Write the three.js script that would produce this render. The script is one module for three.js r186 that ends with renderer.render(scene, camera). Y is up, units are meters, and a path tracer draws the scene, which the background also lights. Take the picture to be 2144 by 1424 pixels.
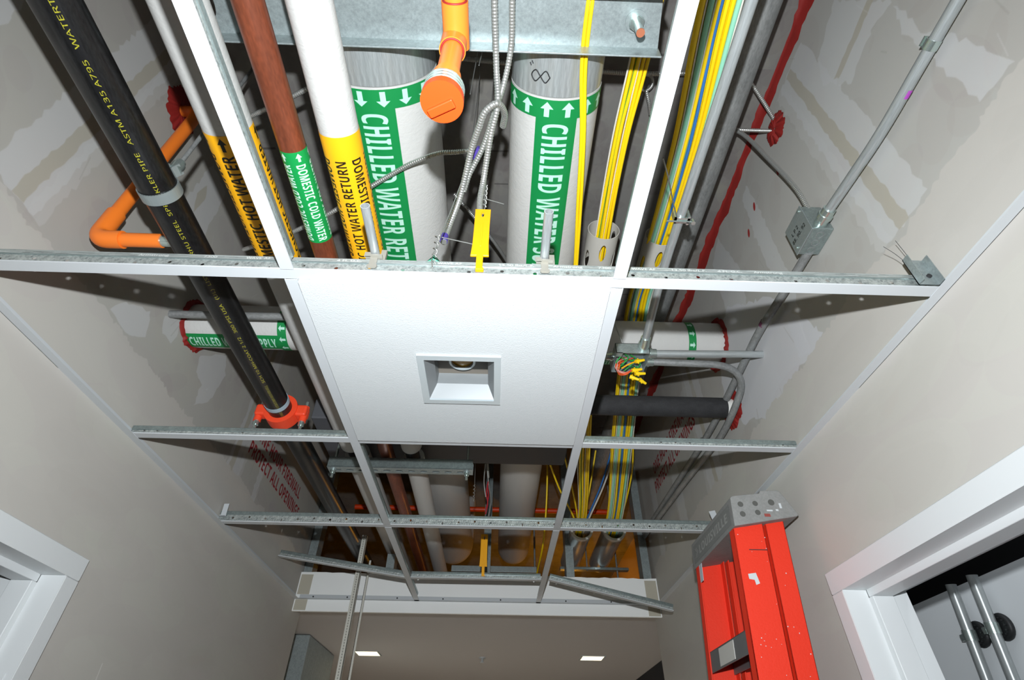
import * as THREE from 'three';
import { mergeGeometries } from 'three/addons/utils/BufferGeometryUtils.js';
import { RoundedBoxGeometry } from 'three/addons/geometries/RoundedBoxGeometry.js';
import { RectAreaLightUniformsLib } from 'three/addons/lights/RectAreaLightUniformsLib.js';
import { Brush, Evaluator, SUBTRACTION } from 'three-bvh-csg';

// All lengths below are metres measured from the underside of the ceiling grid (y = 0 there); H lifts them onto the floor.
const H = 2.44;
const scene = new THREE.Scene();
scene.background = new THREE.Color(0x000000);
const camera = new THREE.PerspectiveCamera(65.519, 2144 / 1424, 0.02, 60);
camera.position.set(0.3978, H - 0.7207, 0.6744);
camera.up.set(-0.026404, 0.760533, 0.648762);
camera.lookAt(0.3978 + 0.016918, H - 0.7207 + 0.649235, 0.6744 - 0.7604);
scene.add(camera);
const renderer = new THREE.WebGLRenderer({ antialias: true });
renderer.toneMapping = THREE.LinearToneMapping;
renderer.toneMappingExposure = 1.0;
renderer.shadowMap.enabled = true;
RectAreaLightUniformsLib.init();

// ---- light: the photographer's flash above the lens, warm lamps in and above the room beyond, dim warm corridor light behind
const flash = new THREE.SpotLight(0xf4faff, 11.6, 0, THREE.MathUtils.degToRad(78), 0.8, 2);
flash.position.set(0.3834, H - 0.5953, 0.7811);
flash.target.position.set(0.3834 + 0.0169, H - 0.5953 + 0.50, 0.7811 - 0.87);
flash.shadow.radius = 0.6;
flash.castShadow = true;
flash.shadow.mapSize.set(2048, 2048);
scene.add(flash, flash.target);

// ---------------------------------------------------------------- helpers
const R = Math.PI / 180;
let seed = 7;
const rnd = () => { seed = (seed * 1664525 + 1013904223) >>> 0; return seed / 4294967296; };
const v3 = (x, y, z) => new THREE.Vector3(x, y, z);
const clean = (g) => { const h = g.index ? g.toNonIndexed() : g; for (const k of Object.keys(h.attributes)) if (!['position', 'normal', 'uv'].includes(k)) h.deleteAttribute(k); h.clearGroups(); return h; };
const merge = (list) => mergeGeometries(list.map(clean), false);
function boxUV(g) {
  const p = g.attributes.position, n = g.attributes.normal, uv = g.attributes.uv;
  for (let i = 0; i < p.count; i++) {
    const ax = Math.abs(n.getX(i)), ay = Math.abs(n.getY(i)), az = Math.abs(n.getZ(i));
    if (ax >= ay && ax >= az) uv.setXY(i, p.getZ(i), p.getY(i)); else if (ay >= az) uv.setXY(i, p.getX(i), p.getZ(i)); else uv.setXY(i, p.getX(i), p.getY(i));
  }
  return g;
}
function box(x0, x1, y0, y1, z0, z1, round = 0) {
  const w = Math.abs(x1 - x0), h = Math.abs(y1 - y0), d = Math.abs(z1 - z0);
  const g = clean(round ? new RoundedBoxGeometry(w, h, d, 2, round) : new THREE.BoxGeometry(w, h, d));
  g.translate((x0 + x1) / 2, (y0 + y1) / 2, (z0 + z1) / 2);
  return boxUV(g);
}
function sweepPts(pts, rad, radial = 12, caps = true, slope = false) {
  const r = typeof rad === 'function' ? rad : () => rad;
  const n = pts.length, T = [], N = [], B = [];
  for (let i = 0; i < n; i++) T.push(v3().subVectors(pts[Math.min(n - 1, i + 1)], pts[Math.max(0, i - 1)]).normalize());
  let nn = Math.abs(T[0].y) < 0.9 ? v3(0, 1, 0) : v3(1, 0, 0);
  nn.addScaledVector(T[0], -nn.dot(T[0])).normalize();
  for (let i = 0; i < n; i++) { nn = nn.clone().addScaledVector(T[i], -nn.dot(T[i])).normalize(); N.push(nn); B.push(v3().crossVectors(T[i], nn)); }
  const pos = [], nor = [], uv = [], idx = [];
  let L = 0;
  for (let i = 0; i < n; i++) {
    if (i) L += pts[i].distanceTo(pts[i - 1]);
    const ri = r(i, L);
    let sl = 0; if (slope) { const a = Math.max(0, i - 1), b = Math.min(n - 1, i + 1); sl = -(r(b) - r(a)) / Math.max(1e-6, pts[b].distanceTo(pts[a])); }
    for (let k = 0; k <= radial; k++) {
      const a = k / radial * 2 * Math.PI, c = Math.cos(a), s = Math.sin(a);
      const d = v3().addScaledVector(N[i], c).addScaledVector(B[i], s);
      pos.push(pts[i].x + d.x * ri, pts[i].y + d.y * ri, pts[i].z + d.z * ri); if (slope) d.addScaledVector(T[i], sl).normalize(); nor.push(d.x, d.y, d.z); uv.push(k / radial * 2 * Math.PI * ri, L);
    }
  }
  const w = radial + 1;
  for (let i = 0; i < n - 1; i++) for (let k = 0; k < radial; k++) { const a = i * w + k, b = a + 1, c = a + w, d = c + 1; idx.push(a, b, c, b, d, c); }
  if (caps) for (const [i, sg] of [[0, -1], [n - 1, 1]]) {
    const c0 = pos.length / 3; pos.push(pts[i].x, pts[i].y, pts[i].z); nor.push(T[i].x * sg, T[i].y * sg, T[i].z * sg); uv.push(0, 0);
    for (let k = 0; k <= radial; k++) { const j = (i * w + k) * 3; pos.push(pos[j], pos[j + 1], pos[j + 2]); nor.push(T[i].x * sg, T[i].y * sg, T[i].z * sg); uv.push(Math.cos(k / radial * 6.2832) * 0.01, Math.sin(k / radial * 6.2832) * 0.01); }
    for (let k = 0; k < radial; k++) { if (sg > 0) idx.push(c0, c0 + 1 + k, c0 + 2 + k); else idx.push(c0, c0 + 2 + k, c0 + 1 + k); }
  }
  const g = new THREE.BufferGeometry();
  g.setAttribute('position', new THREE.Float32BufferAttribute(pos, 3)); g.setAttribute('normal', new THREE.Float32BufferAttribute(nor, 3)); g.setAttribute('uv', new THREE.Float32BufferAttribute(uv, 2));
  g.setIndex(idx);
  return clean(g);
}
const P = (a) => a.map((p) => v3(...p));
const cyl = (p, q, r, radial = 20, caps = true) => sweepPts(P([p, q]), r, radial, caps);
const smooth = (a, n = 40) => new THREE.CatmullRomCurve3(P(a), false, 'centripetal').getPoints(n);
const hose = (a, r, n = 40, radial = 8) => sweepPts(smooth(a, n), r, radial);
function fillet(a, rad) {
  const p = P(a), out = [p[0]];
  for (let i = 1; i < p.length - 1; i++) {
    const d0 = v3().subVectors(p[i - 1], p[i]), d1 = v3().subVectors(p[i + 1], p[i]);
    const m = Math.min(rad, d0.length() * 0.49, d1.length() * 0.49), s = p[i].clone().addScaledVector(d0.normalize(), m), e = p[i].clone().addScaledVector(d1.normalize(), m);
    for (let k = 0; k <= 10; k++) { const t = k / 10; out.push(v3().addScaledVector(s, (1 - t) * (1 - t)).addScaledVector(p[i], 2 * t * (1 - t)).addScaledVector(e, t * t)); }
  }
  out.push(p[p.length - 1]);
  return out;
}
const conduit = (a, r, bend = 0.1, radial = 14) => sweepPts(fillet(a, bend), r, radial);
// armoured flexible cable: a helical jacket reads as closely set ribs
function flexGeo(a, r, pitch = 0.0058) {
  const c = new THREE.CatmullRomCurve3(P(a), false, 'centripetal'), L = c.getLength(), n = Math.max(8, Math.round(L / pitch * 4));
  return sweepPts(c.getSpacedPoints(n), (i) => r * [0.84, 0.96, 1, 0.96][i % 4], 10, true, true);
}
function ringZ(cx, cy, z0, z1, ri, ro, seg = 28) {
  const s = new THREE.Shape(); s.absarc(0, 0, ro, 0, 2 * Math.PI, false);
  const h = new THREE.Path(); h.absarc(0, 0, ri, 0, 2 * Math.PI, true); s.holes.push(h);
  const g = clean(new THREE.ExtrudeGeometry(s, { depth: Math.abs(z1 - z0), bevelEnabled: false, curveSegments: seg }));
  g.translate(cx, cy, Math.min(z0, z1)); return g;
}
const hexY = (x, y0, y1, z, r) => { const g = new THREE.CylinderGeometry(r, r, Math.abs(y1 - y0), 6); g.translate(x, (y0 + y1) / 2, z); return clean(g.toNonIndexed()); };
const discY = (x, y0, y1, z, r, seg = 24) => cyl([x, y0, z], [x, y1, z], r, seg);
// a curved patch on the underside of a pipe that runs along z: the canvas lies as seen from below (right = +x, top = nearest end)
function patchZ(cx, cy, r, zNear, zFar, t0, t1, n = 24, m = 1) {
  const pos = [], nor = [], uv = [], idx = [];
  for (let j = 0; j <= m; j++) for (let i = 0; i <= n; i++) {
    const t = t0 + (t1 - t0) * i / n, z = zNear + (zFar - zNear) * j / m, s = Math.sin(t), c = -Math.cos(t);
    pos.push(cx + r * s, cy + r * c, z); nor.push(s, c, 0); uv.push(i / n, 1 - j / m);
  }
  const w = n + 1;
  for (let j = 0; j < m; j++) for (let i = 0; i < n; i++) { const a = j * w + i; idx.push(a, a + w, a + 1, a + 1, a + w, a + w + 1); }
  const g = new THREE.BufferGeometry();
  g.setAttribute('position', new THREE.Float32BufferAttribute(pos, 3)); g.setAttribute('normal', new THREE.Float32BufferAttribute(nor, 3)); g.setAttribute('uv', new THREE.Float32BufferAttribute(uv, 2));
  g.setIndex(idx);
  return clean(g);
}
// the same on a pipe that runs along x: canvas right = +x, canvas top = the side nearer the camera (+z)
function patchX(cy, cz, r, x0, x1, t0, t1, n = 24) {
  const g = patchZ(0, 0, r, 0, 1, t0, t1, n), p = g.attributes.position, q = g.attributes.normal, uv = g.attributes.uv;
  for (let i = 0; i < p.count; i++) {
    const s = p.getX(i), y = p.getY(i), k = p.getZ(i), ns = q.getX(i), ny = q.getY(i);
    p.setXYZ(i, x0 + (x1 - x0) * k, cy + y, cz + s); q.setXYZ(i, 0, ny, ns);
    const u = uv.getX(i); uv.setXY(i, k, u);
  }
  return g;
}
const taken = {};
const numbered = (n) => { const k = taken[n] = (taken[n] ?? -1) + 1; return k ? n + '_' + String(k).padStart(3, '0') : n; };
function build(parts, parent, off) {
  for (const p of parts) {
    const g = p.g; g.translate(off.x, off.y, off.z);
    const m = new THREE.Mesh(g, p.m); m.name = p.n; m.castShadow = m.receiveShadow = true; if (p.label) m.userData.label = p.label; if (p.kind) m.userData.kind = p.kind;
    parent.add(m);
    if (p.c) build(p.c, m, off);
  }
}
function thing(name, label, category, parts, group, extra) {
  const bb = new THREE.Box3(), all = (l) => l.forEach((p) => { p.g.computeBoundingBox(); bb.union(p.g.boundingBox); if (p.c) all(p.c); });
  all(parts);
  const b = v3((bb.min.x + bb.max.x) / 2, bb.min.y, (bb.min.z + bb.max.z) / 2);
  const o = new THREE.Group();
  if (parts.length === 1 && !parts[0].c) {
    const g = parts[0].g; g.translate(-b.x, -b.y, -b.z);
    const m = new THREE.Mesh(g, parts[0].m); m.castShadow = m.receiveShadow = true; m.name = numbered(name); m.position.set(b.x, b.y + H, b.z); m.userData = { label, category }; if (group) m.userData.group = group; Object.assign(m.userData, extra || {});
    scene.add(m); return m;
  }
  build(parts, o, b.clone().negate());
  o.name = numbered(name); o.position.set(b.x, b.y + H, b.z); o.userData = { label, category }; if (group) o.userData.group = group; Object.assign(o.userData, extra || {});
  scene.add(o); return o;
}
function structure(name, label, category, parts) { const o = thing(name, label, category, parts); o.name = name; o.userData.kind = 'structure'; return o; }

// ---------------------------------------------------------------- textures and materials
function canvas(w, h, draw, opt = {}) {
  const c = document.createElement('canvas'); c.width = w; c.height = h;
  const x = c.getContext('2d'); draw(x, w, h);
  const t = new THREE.CanvasTexture(c);
  if (!opt.linear) t.colorSpace = THREE.SRGBColorSpace;
  if (opt.repeat) { t.wrapS = t.wrapT = THREE.RepeatWrapping; t.repeat.set(opt.repeat[0], opt.repeat[1]); }
  t.magFilter = THREE.LinearFilter;
  return t;
}
// tileable value noise, several octaves, as a grey data texture around a mean
function noiseTex(size, base, amp, octs, repeat, tint = [1, 1, 1], srgb = true, aspect = [1, 1]) {
  const d = new Uint8Array(size * size * 4), f = new Float32Array(size * size);
  for (const [cells, a] of octs) {
    const cx = cells * aspect[0] | 0 || 1, cy = cells * aspect[1] | 0 || 1, g = Float32Array.from({ length: cx * cy }, () => rnd() * 2 - 1);
    for (let y = 0; y < size; y++) for (let x = 0; x < size; x++) {
      const u = x / size * cx, v = y / size * cy, i = u | 0, j = v | 0; let p = u - i, q = v - j; p = p * p * (3 - 2 * p); q = q * q * (3 - 2 * q);
      const i1 = (i + 1) % cx, j1 = (j + 1) % cy;
      f[y * size + x] += a * ((g[j * cx + i] * (1 - p) + g[j * cx + i1] * p) * (1 - q) + (g[j1 * cx + i] * (1 - p) + g[j1 * cx + i1] * p) * q);
    }
  }
  for (let i = 0; i < f.length; i++) { const v = base + amp * f[i]; for (let k = 0; k < 3; k++) d[i * 4 + k] = Math.max(0, Math.min(255, v * tint[k])); d[i * 4 + 3] = 255; }
  const t = new THREE.DataTexture(d, size, size); t.wrapS = t.wrapT = THREE.RepeatWrapping; t.repeat.set(...repeat); t.magFilter = THREE.LinearFilter; if (srgb) t.colorSpace = THREE.SRGBColorSpace; t.needsUpdate = true;
  return t;
}
const mat = (o) => new THREE.MeshStandardMaterial(o);
const galvMap = noiseTex(256, 166, 14, [[14, 0.4], [40, 0.6], [110, 0.5]], [6, 6], [0.94, 1.0, 1.0]);
const brushMap = noiseTex(256, 176, 18, [[6, 0.5], [40, 0.6], [120, 0.4]], [36, 1.5], [0.97, 1.0, 1.0]);
const dirtyMap = noiseTex(256, 150, 18, [[5, 0.6], [16, 0.5], [60, 0.6]], [8, 3], [0.99, 1, 1]);
const concMap = noiseTex(512, 118, 30, [[4, 0.6], [14, 0.4], [60, 0.35], [200, 0.3]], [0.9, 0.9], [1, 0.99, 0.97]);
const paperBump = noiseTex(256, 128, 60, [[8, 0.6], [30, 0.5], [90, 0.3]], [5, 9], [1, 1, 1], false);
const tileBump = noiseTex(512, 128, 90, [[90, 0.5], [200, 0.8]], [7, 7], [1, 1, 1], false);
const grainBump = noiseTex(256, 128, 70, [[30, 0.5], [100, 0.5]], [8, 8], [1, 1, 1], false);
const M = {
  white: mat({ color: 0xbfc3c5, roughness: 0.45 }),
  galv: mat({ map: galvMap, metalness: 0.55, roughness: 0.42 }),
  galvBright: mat({ map: galvMap, color: 0xf2f6f4, metalness: 0.7, roughness: 0.3 }),
  emt: mat({ map: brushMap, metalness: 0.45, roughness: 0.34 }),
  emtDull: mat({ map: dirtyMap, color: 0xe2e2e0, metalness: 0.3, roughness: 0.6 }),
  zinc: mat({ color: 0xc6d4cf, metalness: 0.85, roughness: 0.26 }),
  flex: mat({ color: 0xbfc0bc, metalness: 0.75, roughness: 0.34 }),
  wire: mat({ color: 0x9fa09c, metalness: 0.7, roughness: 0.4 }),
  beige: mat({ color: 0x9b988e, metalness: 0.35, roughness: 0.5 }),
  deck: mat({ map: concMap, roughness: 0.95 }),
  jacket: mat({ color: 0xc2c1bd, roughness: 0.72, bumpMap: paperBump, bumpScale: 0.0012 }),
  copper: mat({ map: noiseTex(256, 124, 20, [[6, 0.6], [40, 0.5]], [10, 3], [1.02, 0.54, 0.36]), metalness: 0.35, roughness: 0.42 }),
  blackPipe: mat({ map: noiseTex(256, 22, 9, [[8, 0.5], [60, 0.7]], [8, 3], [1, 1, 1.02]), roughness: 0.32 }),
  foam: mat({ map: noiseTex(256, 40, 8, [[12, 0.6], [80, 0.6]], [8, 4], [1, 1, 1.03]), roughness: 0.85 }),
  orange: mat({ color: 0xee7a26, roughness: 0.4 }),
  cap: mat({ color: 0xd93f0a, roughness: 0.45 }),
  ladder: mat({ color: 0xdb2c0c, roughness: 0.62, bumpMap: grainBump, bumpScale: 0.0006 }),
  ladderCap: mat({ map: noiseTex(256, 128, 8, [[8, 0.5], [50, 0.6]], [6, 6], [1, 1, 0.98]), roughness: 0.7 }),
  ladderTread: mat({ color: 0x6e6f6f, metalness: 0.4, roughness: 0.5 }),
  coupling: mat({ color: 0xe84523, roughness: 0.5 }),
  sealant: mat({ color: 0x861d18, roughness: 0.6 }),
  yellowPlastic: mat({ color: 0xf0a800, roughness: 0.45 }),
  nut: mat({ color: 0xf3cd0a, roughness: 0.5 }),
  yellowCable: mat({ color: 0xf6cf0c, roughness: 0.45 }),
  mintCable: mat({ color: 0x8fd0b4, roughness: 0.5 }),
  whiteCable: mat({ color: 0xd6d2c6, roughness: 0.5 }),
  blueCable: mat({ color: 0x2f6fb6, roughness: 0.5 }),
  greenWire: mat({ color: 0x2c9a44, roughness: 0.45 }),
  orangeWire: mat({ color: 0xd9582a, roughness: 0.45 }),
  redWire: mat({ color: 0xb0222c, roughness: 0.45 }),
  greyWire: mat({ color: 0xa9a9a6, roughness: 0.45 }),
  purple: mat({ color: 0x45358c, roughness: 0.5 }),
  duct: mat({ color: 0x55565a, roughness: 0.7 }),
  sleeve: mat({ color: 0xb9b6ae, roughness: 0.5 }),
  paint: mat({ color: 0xb7b3ac, roughness: 0.62 }),
  frame: mat({ color: 0xd3d6d6, roughness: 0.35 }),
  trim: mat({ color: 0xc3ced2, metalness: 0.35, roughness: 0.38 }),
  reflector: mat({ color: 0x85898a, roughness: 0.42, metalness: 0.2 }),
  lens: mat({ color: 0xc4930f, roughness: 0.25 }),
  dark: mat({ color: 0x2a2a2c, roughness: 0.8 }),
  black: mat({ color: 0x191a1b, roughness: 0.55 }),
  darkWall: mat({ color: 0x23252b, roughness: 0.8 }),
  roomWall: mat({ color: 0xdde1e3, roughness: 0.7 }),
  farCeiling: mat({ color: 0xb9b7b6, roughness: 0.85 }),
  tan: mat({ color: 0xb79a63, roughness: 0.9 }),
  floor: mat({ color: 0x403e3a, roughness: 0.8 }),
  rust: mat({ color: 0x9a5a3c, roughness: 0.7 }),
  whiteBush: mat({ color: 0xd9d8d2, roughness: 0.5 }),
  tape: mat({ color: 0x9fb2bd, roughness: 0.6 }),
};

// ---------------------------------------------------------------- the setting
const XL = -0.6096, XR = 1.229, S = 0.6096, DECK = 0.98, ZE = -2.208, FLOOR = -H;
// drywall above the ceiling with joint compound, tape and stencilled words; painted from about 20 cm above the ceiling downwards
function wallTexture(side) {
  const z0 = -2.3, W = 3.6, y1 = 1.0, K = 2048 / W;
  return canvas(2048, 1024, (c, w, h) => {
    const X = (z) => (z - z0) * K, Y = (y) => (y1 - y) * K;
    c.fillStyle = side > 0 ? '#acaaa4' : '#aaa79f'; c.fillRect(0, 0, w, h);
    for (let i = 0; i < 900; i++) { c.fillStyle = rnd() < 0.5 ? 'rgba(120,116,106,0.05)' : 'rgba(180,178,172,0.05)'; const r = 8 + rnd() * 46; c.beginPath(); c.ellipse(rnd() * w, rnd() * h, r, r * (0.3 + rnd() * 0.7), rnd() * 3, 0, 7); c.fill(); }
    const poly = (pts, col, rough = 7) => {
      c.fillStyle = col; c.beginPath();
      for (let i = 0; i < pts.length; i++) {
        const a = pts[i], b = pts[(i + 1) % pts.length], n = Math.max(2, Math.round(Math.hypot(a[0] - b[0], a[1] - b[1]) * K / 9));
        for (let k = 0; k < n; k++) { const t = k / n, px = X(a[0] + (b[0] - a[0]) * t) + (rnd() - 0.5) * rough, py = Y(a[1] + (b[1] - a[1]) * t) + (rnd() - 0.5) * rough; if (!i && !k) c.moveTo(px, py); else c.lineTo(px, py); }
      }
      c.closePath(); c.fill();
    };
    const mud = 'rgba(190,190,188,0.75)', mud2 = 'rgba(190,190,189,0.42)', tan = 'rgba(166,159,143,0.75)';
    const band = (z, wd, yb, yt, tz) => { poly([[z - wd, yb], [z + wd * 0.9, yb], [z + wd, yt], [z - wd * 0.95, yt]], mud); poly([[z - wd * 1.35, yb], [z - wd * 0.7, yb], [z - wd * 0.7, yt], [z - wd * 1.3, yt]], mud2); if (tz < 0.25) poly([[z + tz - 0.017, yb], [z + tz + 0.016, yb], [z + tz + 0.012, yt], [z + tz - 0.02, yt]], tan, 4); };
    if (side > 0) {
      band(0.03, 0.075, 0.19, 0.92, -0.012);
      poly([[0.231, 0.841], [0.303, 0.604], [0.24, 0.623], [0.129, 0.602], [0.071, 0.71], [0.098, 0.791]], mud);
      poly([[0.231, 0.9], [0.6, 0.84], [0.6, 0.62], [0.303, 0.604]], mud2); poly([[0.9, 0.735], [0.113, 0.655], [0.102, 0.676], [0.9, 0.76]], tan, 4);
      poly([[0.299, 0.589], [0.293, 0.459], [0.315, 0.364], [0.34, 0.203], [0.263, 0.215], [0.266, 0.391], [0.267, 0.509]], mud);
      poly([[-0.35, 0.893], [-0.344, 0.748], [-0.35, 0.441], [-0.41, 0.19], [-0.46, 0.2], [-0.42, 0.516], [-0.42, 0.698], [-0.397, 0.872]], mud);
      poly([[-0.617, 0.934], [-0.561, 0.696], [-0.6, 0.55], [-0.732, 0.6], [-0.72, 0.887]], mud);
      poly([[-0.559, 0.53], [-0.471, 0.461], [-0.336, 0.193], [-0.404, 0.173], [-0.505, 0.192], [-0.597, 0.171], [-0.719, 0.177], [-0.862, 0.244], [-0.95, 0.4], [-0.85, 0.62], [-0.713, 0.66], [-0.605, 0.565]], 'rgba(194,194,196,0.85)', 10);
      band(-1.19, 0.08, 0.15, 0.9, 0.0); poly([[-1.858, 0.701], [-1.533, 0.71], [-1.28, 0.689], [-1.145, 0.633], [-1.193, 0.568], [-1.63, 0.575]], mud2);
      band(-1.62, 0.05, 0.15, 0.5, 0.3); band(-2.0, 0.04, 0.12, 0.6, 0.3); band(1.0, 0.09, 0.2, 0.9, 0);
    } else {
      band(0.03, 0.07, 0.2, 0.97, -0.02);
      poly([[0.34, 0.5], [0.268, 0.519], [0.255, 0.464], [0.256, 0.42], [0.34, 0.4]], mud);
      poly([[-0.33, 0.69], [-0.34, 0.9], [-0.458, 0.9], [-0.475, 0.654], [-0.364, 0.5]], mud); poly([[-0.385, 0.684], [-0.354, 0.75], [-0.369, 0.819], [-0.395, 0.78]], tan, 3);
      poly([[-0.335, 0.211], [-0.36, 0.26], [-0.447, 0.312], [-0.486, 0.247], [-0.427, 0.202]], mud);
      poly([[-0.501, 0.34], [-0.565, 0.392], [-0.589, 0.351], [-0.578, 0.296], [-0.528, 0.305]], mud);
      poly([[-0.724, 0.37], [-0.86, 0.487], [-0.901, 0.424], [-0.884, 0.298], [-0.813, 0.228], [-0.802, 0.303], [-0.746, 0.324]], mud);
      band(-1.19, 0.06, 0.17, 0.95, 0.02); band(-1.42, 0.02, 0.17, 0.4, 0.3); band(1.0, 0.09, 0.2, 0.9, 0);
      c.fillStyle = 'rgba(204,202,196,0.35)';
    }
    for (let i = 0; i < 60; i++) { c.strokeStyle = rnd() < 0.5 ? 'rgba(205,205,203,0.28)' : 'rgba(130,127,118,0.22)'; c.lineWidth = 1 + rnd() * 2; const zz = rnd() * w, yy = rnd() * Y(0.2); c.beginPath(); c.moveTo(zz, yy); c.lineTo(zz + (rnd() - 0.5) * 30, yy + (rnd() - 0.5) * 90); c.stroke(); }
    // paint with its rough rolled edge
    c.fillStyle = '#b7b3ac'; c.beginPath(); c.moveTo(0, h);
    let e = 0.19;
    for (let x = 0; x <= w; x += 4) { e += (rnd() - 0.5) * 0.012 + (0.19 - e) * 0.12; c.lineTo(x, Y(e + (rnd() < 0.12 ? 0.016 * (rnd() - 0.5) : 0))); }
    c.lineTo(w, h); c.closePath(); c.fill();
    for (let i = 0; i < 260; i++) { c.fillStyle = rnd() < 0.5 ? 'rgba(160,155,146,0.05)' : 'rgba(205,202,196,0.05)'; const r = 30 + rnd() * 110; c.beginPath(); c.ellipse(rnd() * w, Y(0.17) + rnd() * (h - Y(0.17)), r, r * 0.4, 0, 0, 7); c.fill(); }
    if (side < 0) { c.strokeStyle = 'rgba(226,224,220,0.75)'; c.lineWidth = 1.3; c.beginPath(); c.moveTo(X(-0.93), Y(-0.48)); c.lineTo(X(-0.935), Y(-0.55)); c.lineTo(X(-0.945), Y(-0.64)); c.stroke(); }
    // stencil
    c.fillStyle = 'rgba(140,24,30,1)'; c.textBaseline = 'middle';
    const words = (t, za, zb, y, ht) => { c.save(); c.translate(X(za), Y(y)); const dir = zb > za ? 1 : -1; c.font = 'bold 100px sans-serif'; const tw = c.measureText(t).width; c.scale(dir * Math.abs(zb - za) * K / tw, ht * K / 73); c.fillText(t, 0, 0); c.restore(); };
    if (side > 0) { words('ONE HOUR FIREWALL', -1.93, -1.30, 0.605, 0.062); words('PROTECT ALL OPENINGS', -1.955, -1.25, 0.512, 0.062); }
    else { words('ONE HOUR FIREWALL', -1.29, -1.90, 0.412, 0.058); words('PROTECT ALL OPENINGS', -1.25, -1.95, 0.33, 0.058); }
    c.fillStyle = side > 0 ? 'rgba(172,170,164,1)' : 'rgba(170,167,159,1)';   // the stencil's bridges
    for (let k = 0; k < 12; k++) { const z = side > 0 ? -1.92 + k * 0.058 : -1.25 - k * 0.058; c.fillRect(X(z), Y(0.66), 1.6, 0.42 * K * (side > 0 ? 0.5 : 0)); }
    if (side > 0) { c.fillStyle = 'rgba(150,32,30,0.95)'; for (const [z, y] of [[-0.36, 0.78], [-0.44, 0.74], [-0.62, 0.72], [-0.55, 0.60], [-0.2, 0.74]]) { c.beginPath(); c.ellipse(X(z), Y(y), 4, 9, 0.4, 0, 7); c.fill(); } }
  });
}
function wallGeo(x0, x1, zA, zB, door) {   // outline in (z, y), extruded from x0 to x1
  const s = new THREE.Shape(); s.moveTo(zA, FLOOR); s.lineTo(zB, FLOOR); s.lineTo(zB, DECK); s.lineTo(zA, DECK); s.closePath();
  if (door) { const h = new THREE.Path(); h.moveTo(door[0], FLOOR + 0.002); h.lineTo(door[0], door[2]); h.lineTo(door[1], door[2]); h.lineTo(door[1], FLOOR + 0.002); h.closePath(); s.holes.push(h); }
  const g = clean(new THREE.ExtrudeGeometry(s, { depth: Math.abs(x1 - x0), bevelEnabled: false }));
  g.rotateY(-Math.PI / 2); g.translate(Math.max(x0, x1), 0, 0);
  const p = g.attributes.position, uv = g.attributes.uv;
  for (let i = 0; i < p.count; i++) uv.setXY(i, (p.getZ(i) + 2.3) / 3.6, (p.getY(i) - 1.0) / 1.8 + 1);
  return g;
}
const DOORTOP = -0.30, DZ = -0.69, DN = 0.30;
const wallMat = (s) => mat({ map: wallTexture(s), roughness: 0.78 });
structure('wall_left', 'grey drywall corridor wall with stencilled words on the left', 'wall', [{ n: 'wall_left', g: wallGeo(XL - 0.13, XL, ZE - 0.13, 5.4, [DZ + 0.012, DN, DOORTOP - 0.012]), m: wallMat(-1) }]);
structure('wall_right', 'grey drywall corridor wall with joint compound and stencilled words on the right', 'wall', [{ n: 'wall_right', g: wallGeo(XR, XR + 0.13, ZE - 0.13, 5.4, [DZ + 0.012, DN, DOORTOP - 0.012]), m: wallMat(1) }]);
structure('wall_back', 'painted corridor wall behind the photographer', 'wall', [{ n: 'wall_back', g: box(XL - 0.13, XR + 0.13, FLOOR, DECK, 5.4, 5.5), m: M.paint }]);
structure('floor', 'grey corridor floor', 'floor', [{ n: 'floor', g: box(-2.6, 3.2, FLOOR - 0.1, FLOOR, -6.6, 5.5), m: M.floor }]);
// concrete deck with board marks and a few dark scratches
{
  const t = canvas(1024, 1024, (c, w, h) => {
    c.fillStyle = '#75736f'; c.fillRect(0, 0, w, h);
    for (let i = 0; i < 2600; i++) { c.fillStyle = rnd() < 0.5 ? 'rgba(60,58,55,0.06)' : 'rgba(150,148,143,0.06)'; const r = 2 + rnd() * 34; c.beginPath(); c.ellipse(rnd() * w, rnd() * h, r, r * (0.3 + rnd() * 0.6), rnd() * 3, 0, 7); c.fill(); }
    for (let i = 0; i < 44; i++) { c.strokeStyle = 'rgba(40,38,36,0.5)'; c.lineWidth = 1 + rnd() * 3; const x = rnd() * w, y = rnd() * h; c.beginPath(); c.moveTo(x, y); c.lineTo(x + 14 + rnd() * 40, y + (rnd() - 0.5) * 4); c.stroke(); }
  }, { repeat: [0.5, 0.5] });
  structure('ceiling', 'bare grey concrete deck above the pipes', 'ceiling', [{ n: 'ceiling', g: box(-2.6, 3.2, DECK, DECK + 0.15, -6.6, 5.5), m: mat({ map: t, roughness: 0.95 }) }]);
}
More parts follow.
